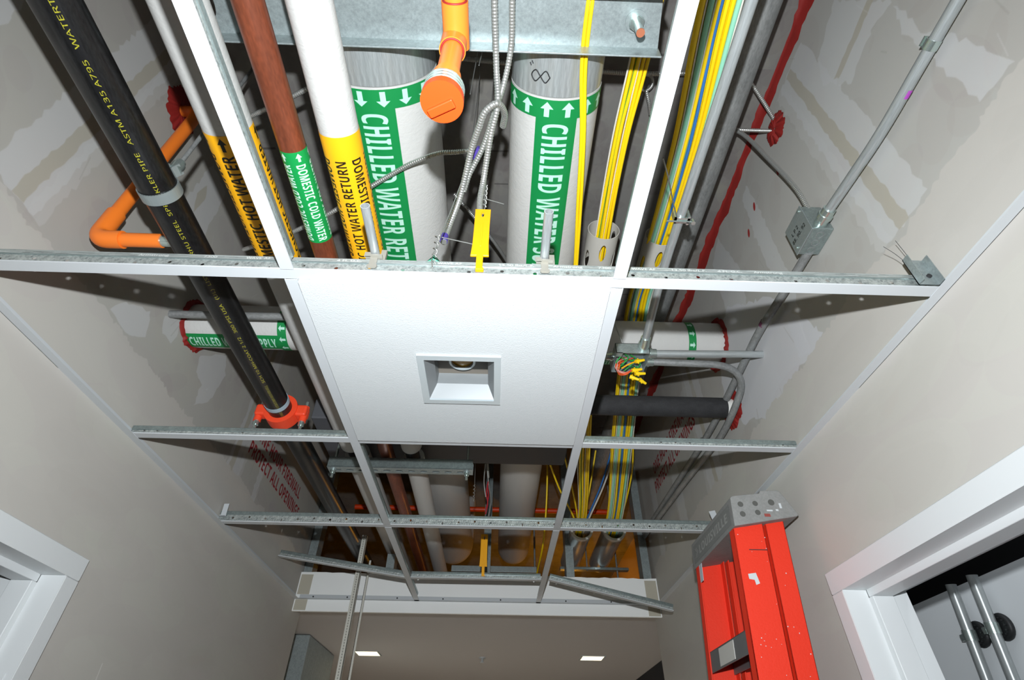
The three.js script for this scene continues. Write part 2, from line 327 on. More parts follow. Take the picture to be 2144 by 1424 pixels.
// end wall: a low drywall header hung between the walls, the room beyond and the void above its ceiling
structure('wall_end', 'white drywall header hanging across the end of the corridor', 'wall', [{ n: 'wall_end', g: (() => {
  const s = new THREE.Shape(); s.moveTo(XL, -0.054); s.lineTo(XR, -0.054); s.lineTo(XR, 0.129);
  for (let x = XR; x > XL; x -= 0.03) s.lineTo(x, 0.129 + (rnd() - 0.5) * 0.006);
  s.lineTo(XL, 0.129); s.closePath();
  const g = clean(new THREE.ExtrudeGeometry(s, { depth: 0.016, bevelEnabled: false })); g.translate(0, 0, ZE - 0.016); return g; })(), m: mat({ color: 0xf4f5f2, roughness: 0.75 }) }]);
for (const [x, n] of [[XL + 0.035, 0], [XR - 0.035, 1]]) thing('joint_tape', n ? 'beige tape strip at the right end of the header' : 'beige tape strip at the left end of the header', 'tape', [{ n: 'joint_tape', g: merge([box(x - 0.03, x + 0.03, -0.05, -0.001, ZE, ZE + 0.0008), box(x - 0.03, x + 0.03, 0.023, 0.118, ZE, ZE + 0.0008)]), m: mat({ color: 0xb9b3a2, roughness: 0.85 }) }]);
structure('floor_far', 'pale floor of the room beyond', 'floor', [{ n: 'floor_far', g: box(-1.65, 1.59, FLOOR, FLOOR + 0.004, -6.6, ZE - 0.14), m: mat({ color: 0xc8c4bc, roughness: 0.7 }) }]);
structure('ceiling_far', 'plain ceiling of the room beyond the header', 'ceiling', [{ n: 'ceiling_far', g: merge([box(-2.6, 3.2, 0.0, 0.016, -6.6, ZE - 0.1305), box(XL - 0.001, XR + 0.001, 0.0, 0.016, ZE - 0.1305, ZE - 0.0165)]), m: M.farCeiling }]);
structure('wall_far', 'far wall of the room beyond', 'wall', [{ n: 'wall_far', g: box(-2.6, 3.2, FLOOR, DECK, -6.7, -6.6), m: M.tan }]);
structure('wall_far_left', 'left wall of the room beyond', 'wall', [{ n: 'wall_far_left', g: box(-1.75, -1.65, FLOOR, DECK, -6.6, ZE - 0.13), m: M.paint }]);
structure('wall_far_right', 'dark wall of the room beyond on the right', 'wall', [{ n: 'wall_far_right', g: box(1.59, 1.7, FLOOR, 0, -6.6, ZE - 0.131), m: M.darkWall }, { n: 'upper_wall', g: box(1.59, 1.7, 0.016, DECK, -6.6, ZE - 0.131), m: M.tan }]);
structure('wall_return', 'short walls closing the corridor ends', 'wall', [
  { n: 'wall_return', g: box(-1.75, XL - 0.13, FLOOR, DECK, ZE - 0.13, ZE - 0.05), m: M.paint }, { n: 'wall_return', g: box(XR + 0.13, 1.7, FLOOR, DECK, ZE - 0.13, ZE - 0.05), m: M.paint }]);
// side rooms behind the two doors
structure('wall_room_left', 'white walls of the room behind the left door', 'wall', [
  { n: 'wall_room', g: box(-1.75, -1.65, FLOOR, DECK, ZE - 0.05, 1.2), m: M.roomWall }, { n: 'wall_room', g: box(-1.65, XL - 0.13, FLOOR, DECK, 1.1, 1.2), m: M.roomWall }]);
structure('wall_room_right', 'light grey walls of the room behind the right door', 'wall', [
  { n: 'wall_room', g: box(1.86, 1.96, FLOOR, -0.213, ZE - 0.05, 1.1), m: M.roomWall }, { n: 'wall_room', g: box(XR + 0.13, 2.4, FLOOR, DECK, 1.1, 1.2), m: M.roomWall },
  { n: 'wall_room', g: box(1.7, 2.4, FLOOR, DECK, ZE - 0.13, ZE - 0.05), m: M.roomWall }, { n: 'upper_wall', g: box(2.3, 2.4, FLOOR, DECK, ZE - 0.05, 1.2), m: M.dark }]);

// hollow metal door frames: 50 mm face, rabbet, stop, soffit
function doorFrame(name, side, label) {
  const x = side < 0 ? XL : XR, d = side;   // d points into the wall
  const X = (a) => x + d * a;
  const jamb = (zc, sg) => merge([
    box(X(-0.012), X(0.0), FLOOR, DOORTOP - 0.0502, zc, zc + sg * 0.05, 0.003),
    box(X(-0.0112), X(0.0458), FLOOR, DOORTOP - 0.0502, zc + sg * 0.046, zc + sg * 0.0499),
    box(X(0.046), X(0.096), FLOOR, DOORTOP - 0.066, zc + sg * 0.046, zc + sg * 0.066, 0.002),
    box(X(0.0962), X(0.142), FLOOR, DOORTOP - 0.0502, zc + sg * 0.046, zc + sg * 0.0498),
    box(X(0.13), X(0.142), FLOOR, DOORTOP - 0.0502, zc, zc + sg * 0.0455)]);
  const head = merge([
    box(X(-0.012), X(0.0), DOORTOP - 0.05, DOORTOP, DZ, DN, 0.003),
    box(X(-0.0112), X(0.0458), DOORTOP - 0.0499, DOORTOP - 0.046, DZ + 0.046, DN - 0.046),
    box(X(0.046), X(0.096), DOORTOP - 0.066, DOORTOP - 0.046, DZ + 0.05, DN - 0.05, 0.002),
    box(X(0.0962), X(0.1298), DOORTOP - 0.05, DOORTOP - 0.046, DZ + 0.046, DN - 0.046),
    box(X(0.13), X(0.142), DOORTOP - 0.05, DOORTOP, DZ, DN)]);
  const zs = DZ + 0.0505;
  const strike = merge([box(X(0.006), X(0.04), -0.70, -0.545, zs, zs + 0.0015)]);
  return structure(name, label, 'door frame', [{ n: 'jamb', g: jamb(DZ, 1), m: M.frame }, { n: 'jamb', g: jamb(DN, -1), m: M.frame }, { n: 'head', g: head, m: M.frame },
    { n: 'strike_plate', g: strike, m: M.frame, c: [{ n: 'bolt_hole', g: cyl([X(0.014), -0.575, zs + 0.001], [X(0.014), -0.575, zs + 0.0022], 0.006, 12), m: M.dark }, { n: 'screw', g: cyl([X(0.03), -0.57, zs + 0.001], [X(0.03), -0.57, zs + 0.0026], 0.004, 10), m: M.galv }] }]);
}
doorFrame('door_1', -1, 'white hollow metal door frame in the left wall');
doorFrame('door_2', 1, 'white hollow metal door frame in the right wall beside the ladder');

// wall angles
const angle = (n, label, gs) => structure(n, label, 'wall angle', [{ n, g: merge(gs), m: M.white }]);
angle('trim_1', 'white wall angle along the left wall', [box(XL, XL + 0.022, 0, 0.0012, ZE, 5.39), box(XL, XL + 0.0012, 0, 0.022, ZE, 5.39)]);
angle('trim_2', 'white wall angle along the right wall', [box(XR - 0.022, XR, 0, 0.0012, ZE, 5.39), box(XR - 0.0012, XR, 0, 0.022, ZE, 5.39)]);
angle('trim_3', 'white wall angle along the end header', [box(XL + 0.022, XR - 0.022, 0, 0.0012, ZE, ZE + 0.022), box(XL + 0.022, XR - 0.022, 0, 0.022, ZE, ZE + 0.0012)]);
for (const x of [-0.52, -0.35, -0.1, 0.13, 0.42, 0.75, 0.98]) thing('drywall_screw', 'dark screw head fixing the wall angle to the end header', 'screw', [{ n: 'drywall_screw', g: cyl([x, 0.012, ZE + 0.0012], [x, 0.012, ZE + 0.0042], 0.0035, 10), m: M.dark }], 'screws along the end wall angle');

// ---------------------------------------------------------------- ceiling tees
const webDots = canvas(256, 128, (c, w, h) => {
  c.fillStyle = '#b4bab7'; c.fillRect(0, 0, w, h);
  for (let i = 0; i < 700; i++) { c.fillStyle = rnd() < 0.5 ? 'rgba(90,96,94,0.14)' : 'rgba(225,232,229,0.14)'; const r = 2 + rnd() * 12; c.beginPath(); c.ellipse(rnd() * w, rnd() * h, r, r * 0.5, rnd() * 3, 0, 7); c.fill(); }
}, { repeat: [10, 20] });
const dimple = canvas(256, 128, (c, w, h) => {
  c.fillStyle = '#808080'; c.fillRect(0, 0, w, h); c.fillStyle = '#ffffff';
  for (let i = 0; i < 12; i++) { c.beginPath(); c.arc((i + 0.5) * w / 12, 92, 4.5, 0, 7); c.fill(); c.beginPath(); c.arc((i + 1) * w / 12, 64, 4.5, 0, 7); c.fill(); }
}, { repeat: [10, 20], linear: true });
const webMat = mat({ map: webDots, bumpMap: dimple, bumpScale: 0.0006, metalness: 0.6, roughness: 0.4 });
// built along local x from 0 to L, flange underside at y = 0
function teeParts(L, h, holes, place) {
  const s = new THREE.Shape(); s.moveTo(0, 0.001); s.lineTo(L, 0.001); s.lineTo(L, h - 0.006); s.lineTo(0, h - 0.006); s.closePath();
  for (const [x, y, rx, ry] of holes) if (x > 0.02 && x < L - 0.02) { const p = new THREE.Path(); p.absellipse(x, y, rx, ry, 0, 2 * Math.PI, true); s.holes.push(p); }
  const web = clean(new THREE.ExtrudeGeometry(s, { depth: 0.0014, bevelEnabled: false, curveSegments: 5 })); web.translate(0, 0, -0.0007);
  const flange = merge([box(0, L, 0, 0.0012, -0.012, 0.012), box(0, L, 0.0012, 0.003, 0.0108, 0.012), box(0, L, 0.0012, 0.003, -0.012, -0.0108)]);
  const bulb = box(0, L, h - 0.013, h, -0.0033, 0.0033, 0.0022);
  for (const g of [web, flange, bulb]) g.applyMatrix4(place);
  return [{ n: 'flange', g: flange, m: M.white }, { n: 'web', g: web, m: webMat }, { n: 'bulb', g: bulb, m: M.galvBright }];
}
const alongX = (x0, z, y = 0, tilt = 0) => new THREE.Matrix4().makeTranslation(x0, y, z).multiply(new THREE.Matrix4().makeRotationZ(tilt));
const alongZ = (x, zNear) => new THREE.Matrix4().makeTranslation(x, 0, zNear).multiply(new THREE.Matrix4().makeRotationY(Math.PI / 2));   // runs towards -z
const holesEvery = (L, step, h, first = 0.05) => { const o = []; for (let x = first, i = 0; x < L; x += step, i++) o.push(i % 5 === 3 ? [x, h * 0.3, 0.002, 0.006] : [x, h * 0.42 + (i % 2) * 0.004, 0.0038, 0.0038]); return o; };
const W = XR - XL;
{
  const parts = teeParts(W - 0.004, 0.044, holesEvery(W, 0.062, 0.044, 0.07), alongX(XL + 0.002, 0, 0.0014));
  // printed marks along the bulb, facing the camera side
  const t = canvas(2048, 16, (c, w, h) => {
    c.fillStyle = '#a9b0ad'; c.fillRect(0, 0, w, h);
    for (let i = 0; i < 500; i++) { c.fillStyle = rnd() < 0.5 ? 'rgba(70,76,74,0.2)' : 'rgba(225,232,229,0.2)'; c.fillRect(rnd() * w, rnd() * h, 4 + rnd() * 60, 1 + rnd() * 2); }
    c.fillStyle = '#eef2ee'; c.font = '13px sans-serif'; c.textBaseline = 'middle';
    const K = 2048 / W;
    for (const [x, s] of [[-0.29, 'Armstrong'], [-0.17, '7300'], [-0.09, 'WAVE AF'], [0.08, '4 Ft. O.C.'], [0.27, 'WAVE AF'], [0.385, '13.50 lbs/L.F.'], [0.49, 'Armstrong'], [0.575, '7300'], [0.64, 'WAVE AF'], [0.715, '13.50 lbs/L.F.'], [0.805, '4 Ft. O.C.'], [0.875, 'Armstrong']]) { const tw = c.measureText(s).width; c.save(); c.translate((x - XL) * K, 8); c.scale(Math.min(1, 0.075 * K / tw), 1); c.fillText(s, 0, 0); c.restore(); }
  });
  const g = new THREE.PlaneGeometry(W - 0.004, 0.0095); g.translate((XL + XR) / 2, 0.0389, 0.0036);
  parts[2].c = [{ n: 'printed_lettering', g: clean(g), m: mat({ map: t, metalness: 0.5, roughness: 0.4 }) }];
  thing('ceiling_tee', 'white-faced main ceiling tee with printed lettering spanning wall to wall nearest the viewer', 'ceiling tee', parts, 'ceiling grid tees');
}
const tees = 'ceiling grid tees';
thing('ceiling_tee', 'ceiling tee running overhead towards the viewer in front of the hot water pipe', 'ceiling tee', teeParts(1.9, 0.044, holesEvery(1.9, 0.3, 0.044), alongZ(0, 1.9 + 0.012)), tees);
thing('ceiling_tee', 'ceiling tee running overhead towards the viewer beside the wide cable bundle', 'ceiling tee', teeParts(1.9, 0.044, holesEvery(1.9, 0.3, 0.044), alongZ(S, 1.9 + 0.012)), tees);
thing('ceiling_tee', 'ceiling tee along the left edge of the white ceiling tile', 'ceiling tee', teeParts(2 * S - 0.026, 0.042, holesEvery(1.2, 0.3, 0.042), alongZ(0, -0.013)), tees);
thing('ceiling_tee', 'ceiling tee along the right edge of the white ceiling tile', 'ceiling tee', teeParts(2 * S - 0.026, 0.042, holesEvery(1.2, 0.3, 0.042), alongZ(S, -0.013)), tees);
thing('ceiling_tee', 'short cross tee between left wall and tile, below the orange coupling', 'ceiling tee', teeParts(S - 0.016, 0.030, [[0.035, 0.017, 0.003, 0.003], [0.07, 0.017, 0.003, 0.003], [0.3, 0.017, 0.003, 0.003]], alongX(XL + 0.003, -S, 0.0014)), tees);
thing('ceiling_tee', 'short cross tee carrying the far edge of the white ceiling tile', 'ceiling tee', teeParts(S - 0.026, 0.030, [], alongX(0.013, -S)), tees);
thing('ceiling_tee', 'short cross tee between tile and right wall, below the black insulated pipe', 'ceiling tee', teeParts(S - 0.01, 0.030, [[0.02, 0.014, 0.004, 0.004], [0.22, 0.017, 0.003, 0.003], [0.26, 0.017, 0.003, 0.003], [0.3, 0.017, 0.003, 0.003], [0.56, 0.017, 0.003, 0.003]], alongX(S + 0.013, -S, 0.0014)), tees);
thing('ceiling_tee', 'galvanised main ceiling tee spanning wall to wall between tile and end header', 'ceiling tee', teeParts(W - 0.004, 0.042, holesEvery(W, 0.058, 0.042, 0.05), alongX(XL + 0.002, -2 * S, 0.0014)), tees);
thing('ceiling_tee', 'far ceiling tee running left of the yellow clip to the end header', 'ceiling tee', teeParts(-ZE - 2 * S - 0.016, 0.042, [], alongZ(0, -2 * S - 0.013)), tees);
thing('ceiling_tee', 'far ceiling tee running right of the yellow clip to the end header', 'ceiling tee', teeParts(-ZE - 2 * S - 0.016, 0.042, [], alongZ(S, -2 * S - 0.013)), tees);
const dense = []; for (let i = 0; i < 26; i++) dense.push([0.03 + i * 0.0215, 0.011 + (i % 2) * 0.008, 0.0016, 0.0016]);
thing('ceiling_tee', 'level perforated cross tee in front of the end header under the yellow clip', 'ceiling tee', teeParts(S - 0.026, 0.030, [[0.03, 0.014, 0.003, 0.003], [0.55, 0.014, 0.003, 0.003]], alongX(0.013, -3 * S)), tees);
thing('ceiling_tee', 'loose cross tee tilted up against the left wall in front of the header', 'ceiling tee', teeParts(0.592, 0.030, dense, new THREE.Matrix4().makeTranslation(-0.598, 0.083, -3 * S).multiply(new THREE.Matrix4().makeRotationZ(-Math.atan2(0.083, 0.585)))), tees);
thing('ceiling_tee', 'loose perforated cross tee drooping down at the right in front of the header', 'ceiling tee', teeParts(0.552, 0.030, dense, alongX(0.632, -3 * S, 0.002, -Math.atan2(0.119, 0.535))), tees);

// the one ceiling tile with its square recessed downlight
{
  const plate = (a, b, c, d, y0, y1, hole) => {
    const s = new THREE.Shape(); s.moveTo(a, c); s.lineTo(b, c); s.lineTo(b, d); s.lineTo(a, d); s.closePath();
    const h = new THREE.Path(); h.moveTo(0.303 - hole, -0.309 - hole); h.lineTo(0.303 - hole, -0.309 + hole); h.lineTo(0.303 + hole, -0.309 + hole); h.lineTo(0.303 + hole, -0.309 - hole); h.closePath(); s.holes.push(h);
    const g = clean(new THREE.ExtrudeGeometry(s, { depth: y1 - y0, bevelEnabled: false })); g.rotateX(Math.PI / 2); 
    g.translate(0, y1, 0); return boxUV(g);
  };
  thing('ceiling_tile', 'white textured ceiling tile with a square downlight hole', 'ceiling tile', [{ n: 'ceiling_tile', g: merge([plate(0.0145, 0.5965, -0.5965, -0.0135, -0.006, 0.0034, 0.082), plate(0.003, 0.6066, -0.6066, -0.003, 0.0034, 0.018, 0.082)]), m: mat({ color: 0xc6caca, roughness: 0.9, bumpMap: tileBump, bumpScale: 0.0006 }) }]);
  const cx = 0.303, cz = -0.309;
  const sq = (a) => [[cx - a, cz - a], [cx + a, cz - a], [cx + a, cz + a], [cx - a, cz + a]];
  const frust = (a0, y0, a1, y1) => { const A = sq(a0), B = sq(a1), pos = []; for (let i = 0; i < 4; i++) { const j = (i + 1) % 4, p = [A[i][0], y0, A[i][1]], q = [A[j][0], y0, A[j][1]], r = [B[j][0], y1, B[j][1]], s = [B[i][0], y1, B[i][1]]; pos.push(...p, ...q, ...r, ...p, ...r, ...s); } const g = new THREE.BufferGeometry(); g.setAttribute('position', new THREE.Float32BufferAttribute(pos, 3)); g.setAttribute('uv', new THREE.Float32BufferAttribute(new Array(pos.length / 3 * 2).fill(0.5), 2)); g.computeVertexNormals(); return g; };
  const tr = (a, b, y0, y1) => merge([box(cx - a, cx + a, y0, y1, cz - a, cz - b), box(cx - a, cx + a, y0, y1, cz + b, cz + a), box(cx - a, cx - b, y0, y1, cz - b, cz + b), box(cx + b, cx + a, y0, y1, cz - b, cz + b)]);
  thing('recessed_downlight', 'square recessed downlight with silver trim and amber lens in the ceiling tile', 'downlight', [
    { n: 'trim_ring', g: tr(0.0915, 0.0765, -0.0105, -0.0062), m: M.trim },
    { n: 'reflector', g: merge([frust(0.0765, -0.0062, 0.0615, 0.028), frust(0.0615, 0.028, 0.060, 0.058)]), m: M.reflector },
    { n: 'top_plate', g: box(cx - 0.062, cx + 0.062, 0.058, 0.061, cz - 0.062, cz + 0.062), m: mat({ color: 0x7d766c, roughness: 0.6 }), c: [{ n: 'lens', g: discY(cx, 0.053, 0.0585, cz, 0.026, 28), m: M.lens, label: 'amber round lens' }, { n: 'lens_ring', g: (() => { const g = ringZ(0, 0, 0, 0.012, 0.026, 0.031); g.rotateX(-Math.PI / 2); g.translate(cx, 0.046, cz); return g; })(), m: M.trim }] },
    { n: 'housing', g: merge([box(cx - 0.1, cx + 0.1, 0.13, 0.132, cz - 0.1, cz + 0.1), box(cx - 0.1, cx + 0.1, 0.018, 0.13, cz - 0.1, cz - 0.098), box(cx - 0.1, cx + 0.1, 0.018, 0.13, cz + 0.098, cz + 0.1), box(cx - 0.1, cx - 0.098, 0.018, 0.13, cz - 0.098, cz + 0.098), box(cx + 0.098, cx + 0.1, 0.018, 0.13, cz - 0.098, cz + 0.098)]), m: M.galv }]);
  for (const [x, d, l] of [[0.149, 0, 'galvanised bar hanger tube clipped to the tee, in front of the yellow hot water label'], [0.473, 1, 'galvanised bar hanger tube clipped to the tee, in front of the chilled water supply pipe']]) {
    const clip = merge([box(x - 0.016, x + 0.016, 0.046, 0.05, -0.006, 0.012), box(x - 0.007, x + 0.007, 0.018, 0.048, 0.0045, 0.006), box(x - 0.018, x - 0.006, 0.046, 0.058, 0.008, 0.0095), box(x + 0.01, x + 0.02, 0.046, 0.074, -0.006, 0.002), box(x - 0.009, x + 0.009, 0.02, 0.026, 0.0045, 0.0075)]);
    const n = 24, o = ringZ(x, 0.06, -0.6, 0.113, 0.0068, 0.0085, n);
    thing('bar_hanger', l, 'bar hanger', [{ n: 'tube', g: o, m: M.emt }, { n: 'clip', g: clip, m: M.beige, label: 'folded sheet metal clip' }], 'downlight bar hangers');
  }
}
// small fixing brackets at the grid ends
{
  const m4 = new THREE.Matrix4().makeTranslation(1.198, 0.046, 0.008); 
  const gs = merge([box(-0.02, 0.02, -0.034, 0.034, 0, 0.0016), box(-0.02, -0.0185, -0.034, 0.034, 0, 0.016), box(0.0185, 0.02, -0.034, 0.034, 0, 0.016)]); gs.applyMatrix4(m4);
  const sc = [-0.009, 0.009].map((x) => { const g = cyl([x, -0.012, 0.0014], [x, -0.012, 0.005], 0.0045, 14); g.applyMatrix4(m4); return { n: 'screw', g, m: M.dark }; });
  const wr = [[-0.01, -0.01], [0.004, 0.004]].map(([a, b], i) => ({ n: 'bent_wire', g: hose([[1.19 + a, 0.075, 0.01], [1.185 + a * 1.6, 0.095, 0.012], [1.175 + a * 2.4, 0.112 + i * 0.02, 0.016]], 0.0005, 10, 5), m: M.dark }));
  thing('seismic_clip', 'galvanised folded clip with two dark screws at the right end of the main tee', 'clip', [{ n: 'clip_body', g: gs, m: M.galv }, ...sc, ...wr]);
  const g2 = merge([box(-0.009, 0.009, 0, 0.048, 0, 0.0016), box(-0.009, 0.009, 0, 0.0016, 0, 0.012)]); g2.rotateZ(0.05); g2.translate(XL + 0.018, 0.02, -2 * S + 0.006);
  thing('seismic_clip', 'white upright clip at the left wall end of the galvanised main tee', 'clip', [{ n: 'seismic_clip', g: g2, m: M.white }]);
  const g3 = merge([box(-0.012, 0.012, 0, 0.04, 0, 0.0016)]); g3.rotateZ(0.2); g3.translate(XR - 0.03, 0.04, -2 * S + 0.006);
  thing('seismic_clip', 'white upright clip at the right wall end beside the ladder cap', 'clip', [{ n: 'seismic_clip', g: g3, m: M.white }]);
}

// ---------------------------------------------------------------- pipes along the corridor
const labelMat = (t) => mat({ map: t, roughness: 0.5 });
const fit = (c, s, x, y, w, h, rot, color, weight = 'bold') => { c.save(); c.translate(x, y); c.rotate(rot); c.font = weight + ' 100px sans-serif'; const tw = c.measureText(s).width; c.scale(w / tw, h / 73); c.fillStyle = color; c.textBaseline = 'middle'; c.textAlign = 'left'; c.fillText(s, 0, 2); c.restore(); };
const arrow = (c, x, y, w, h, up, color) => { const s = up ? -1 : 1; c.fillStyle = color; c.beginPath(); c.moveTo(x, y + s * h / 2); c.lineTo(x - w / 2, y + s * (h / 2 - w * 0.55)); c.lineTo(x - w * 0.2, y + s * (h / 2 - w * 0.55)); c.lineTo(x - w * 0.2, y - s * h / 2); c.lineTo(x + w * 0.2, y - s * h / 2); c.lineTo(x + w * 0.2, y + s * (h / 2 - w * 0.55)); c.lineTo(x + w / 2, y + s * (h / 2 - w * 0.55)); c.closePath(); c.fill(); };
const GREEN = '#04803f', PALE = '#b4dccb';
function alternating(bg, fg, text, cols, arrows, w, h, flip = 0) {   // wraparound pipe marker: columns read upwards and downwards by turns
  return canvas(w, h, (c) => {
    c.fillStyle = bg; c.fillRect(0, 0, w, h);
    for (let k = 0; k < cols; k++) {
      const x = (k + 0.5) * w / cols, hh = w / cols * 0.62;
      if (arrows) arrow(c, x, h * 0.055, w / cols * 0.42, h * 0.08, true, fg);
      if ((k + flip) % 2) fit(c, text, x, h * 0.12, h * 0.86, hh, Math.PI / 2, fg); else fit(c, text, x, h * 0.98, h * 0.86, hh, -Math.PI / 2, fg);
    }
  });
}
// black fire sprinkler main
{
  const x = -0.317, y = 0.215, r = 0.0365;
  const t = canvas(2048, 64, (c, w, h) => { c.fillStyle = '#161617'; c.fillRect(0, 0, w, h); for (let i = 0; i < 300; i++) { c.fillStyle = 'rgba(120,120,120,0.10)'; c.fillRect(rnd() * w, rnd() * h, 6 + rnd() * 40, 1); } fit(c, 'SCH 10 MH-COAT 2 1/2   300 PSI USA   (UL)  LISTED  ZERHU STEEL  SPRINKLER PIPE   ASTM A135 A795   WATERTOWN   HEAT 04752   (UL)', 20, 32, 2000, 30, 0, '#aaa42a', ''); for (let i = 0; i < 500; i++) { c.fillStyle = 'rgba(22,22,23,0.55)'; c.fillRect(rnd() * w, rnd() * h, 2 + rnd() * 9, 1 + rnd() * 3); } });
  const strip = (zN, zF, a) => { const g = patchZ(x, y, r + 0.0003, zN, zF, a - 0.22, a + 0.22, 8), uv = g.attributes.uv; for (let i = 0; i < uv.count; i++) uv.setXY(i, uv.getY(i), 1 - uv.getX(i)); return g; };
  const m = labelMat(t); m.roughness = 0.34;
  thing('sprinkler_pipe', 'black steel sprinkler main with yellow printed lettering along the left wall', 'pipe', [
    { n: 'pipe', g: cyl([x, y, 2.3], [x, y, -3.6], r, 36), m: M.blackPipe }, { n: 'printed_lettering', g: strip(0.62, -0.62, 0.5), m }, { n: 'printed_lettering', g: strip(-0.62, -0.79, 0.5), m },
    { n: 'tape_band', g: ringZ(x, y, -0.745, -0.762, r, r + 0.0012), m: M.tape, label: 'pale grey-blue tape band' }]);
  // grooved coupling
  const zc = -0.815, ear = (s) => merge([box(x + s * 0.045, x + s * 0.083, y - 0.02, y + 0.02, zc - 0.019, zc + 0.019, 0.008), cyl([x + s * 0.072, y - 0.036, zc], [x + s * 0.072, y + 0.02, zc], 0.012, 14)]);
  thing('grooved_coupling', 'orange-red grooved coupling bolted around the black sprinkler pipe', 'coupling', [{ n: 'housing', g: ringZ(x, y, zc - 0.023, zc + 0.023, r, 0.053), m: M.coupling },
    { n: 'bolt_pad', g: ear(-1), m: M.coupling, c: [{ n: 'bolt', g: merge([hexY(x - 0.072, y - 0.05, y - 0.036, zc, 0.01), cyl([x - 0.072, y - 0.06, zc], [x - 0.072, y + 0.04, zc], 0.005, 10)]), m: M.zinc }] },
    { n: 'bolt_pad', g: ear(1), m: M.coupling, c: [{ n: 'bolt', g: merge([hexY(x + 0.072, y - 0.05, y - 0.036, zc, 0.01), cyl([x + 0.072, y - 0.06, zc], [x + 0.072, y + 0.04, zc], 0.005, 10)]), m: M.zinc }] }]);
  // swivel ring hanger and rod
  const s = new THREE.Shape(); s.absarc(0, 0, 0.0395, -0.25 * Math.PI - 0.4, 1.25 * Math.PI + 0.4, true); s.lineTo(-0.011, 0.085); s.lineTo(0.011, 0.085); s.closePath();
  const hIn = new THREE.Path(); hIn.absarc(0, 0, 0.0372, -0.25 * Math.PI - 0.36, 1.25 * Math.PI + 0.36, true); hIn.lineTo(-0.009, 0.083); hIn.lineTo(0.009, 0.083); hIn.closePath();
  const shell = () => { const pts = []; for (let k = 0; k <= 36; k++) { const a = -Math.PI * 1.5 + 0.62 + (2 * Math.PI - 1.24) * k / 36; pts.push([Math.cos(a) * 0.0385, Math.sin(a) * 0.0385]); } pts.unshift([0.0105, 0.08]); pts.push([-0.0105, 0.08]); pts.reverse(); const gs = []; for (let k = 0; k < pts.length - 1; k++) { const [ax, ay] = pts[k], [bx, by] = pts[k + 1], L = Math.hypot(bx - ax, by - ay), g = clean(new THREE.BoxGeometry(L + 0.0012, 0.0022, 0.024)); g.rotateZ(Math.atan2(by - ay, bx - ax)); g.translate((ax + bx) / 2, (ay + by) / 2, 0); gs.push(g); } const g = merge(gs); g.translate(x, y, 0.025); return g; };
  thing('ring_hanger', 'galvanised ring hanger holding the black sprinkler pipe on a rod', 'pipe hanger', [{ n: 'band', g: shell(), m: M.galv }, { n: 'swivel_nut', g: merge([discY(x, y + 0.074, y + 0.094, 0.025, 0.013, 16), discY(x, y + 0.094, y + 0.104, 0.025, 0.010, 16)]), m: M.zinc }, { n: 'threaded_rod', g: cyl([x, y + 0.08, 0.025], [x, DECK, 0.025], 0.0048, 10), m: M.emtDull }]);
}
// insulated domestic hot water, bare copper cold water, insulated hot water return
{
  const lines = [['hot', -0.173, 0.303, 0.0485], ['ret', 0.055, 0.294, 0.0398]];
  const tHot = alternating('#f8b20d', '#191507', 'DOMESTIC HOT WATER', 5, true, 512, 640), tRet = alternating('#f8b20d', '#191507', 'DOMESTIC HOT WATER RETURN', 5, false, 512, 640), tCold = alternating('#089044', '#cfe8da', 'DOMESTIC COLD WATER', 4, true, 340, 460, 1);
  for (const [k, x, y, r] of lines) {
    const hot = k === 'hot';
    thing('insulated_pipe', hot ? 'white insulated domestic hot water pipe with yellow label behind the left tee' : 'white insulated hot water return pipe with yellow label right of the copper pipe', 'pipe', [
      { n: 'insulation', g: cyl([x, y, 2.3], [x, y, -1.155], r, 36), m: M.jacket }, { n: 'insulation', g: cyl([x, y, -1.245], [x, y, -3.6], r, 36), m: M.jacket },
      { n: 'copper_core', g: cyl([x, y - 0.012, -1.15], [x, y - 0.012, -1.25], 0.0265, 20), m: M.dark },
      { n: 'pipe_label', g: patchZ(x, y, r + 0.0006, hot ? 0.126 : 0.131, hot ? -0.235 : -0.29, -2.2, 2.2, 40), m: labelMat(hot ? tHot : tRet), label: 'yellow pipe marker with black lettering' }]);
  }
  const x = -0.044, y = 0.281, r = 0.027;
  thing('copper_pipe', 'bare brown copper cold water pipe with green label between the white pipes', 'pipe', [{ n: 'pipe', g: cyl([x, y, 2.3], [x, y, -3.6], r, 32), m: M.copper }, { n: 'pipe_label', g: patchZ(x, y, r + 0.0005, 0.095, -0.135, -2.4, 2.4, 36), m: labelMat(tCold), label: 'green pipe marker with white lettering' }]);
}
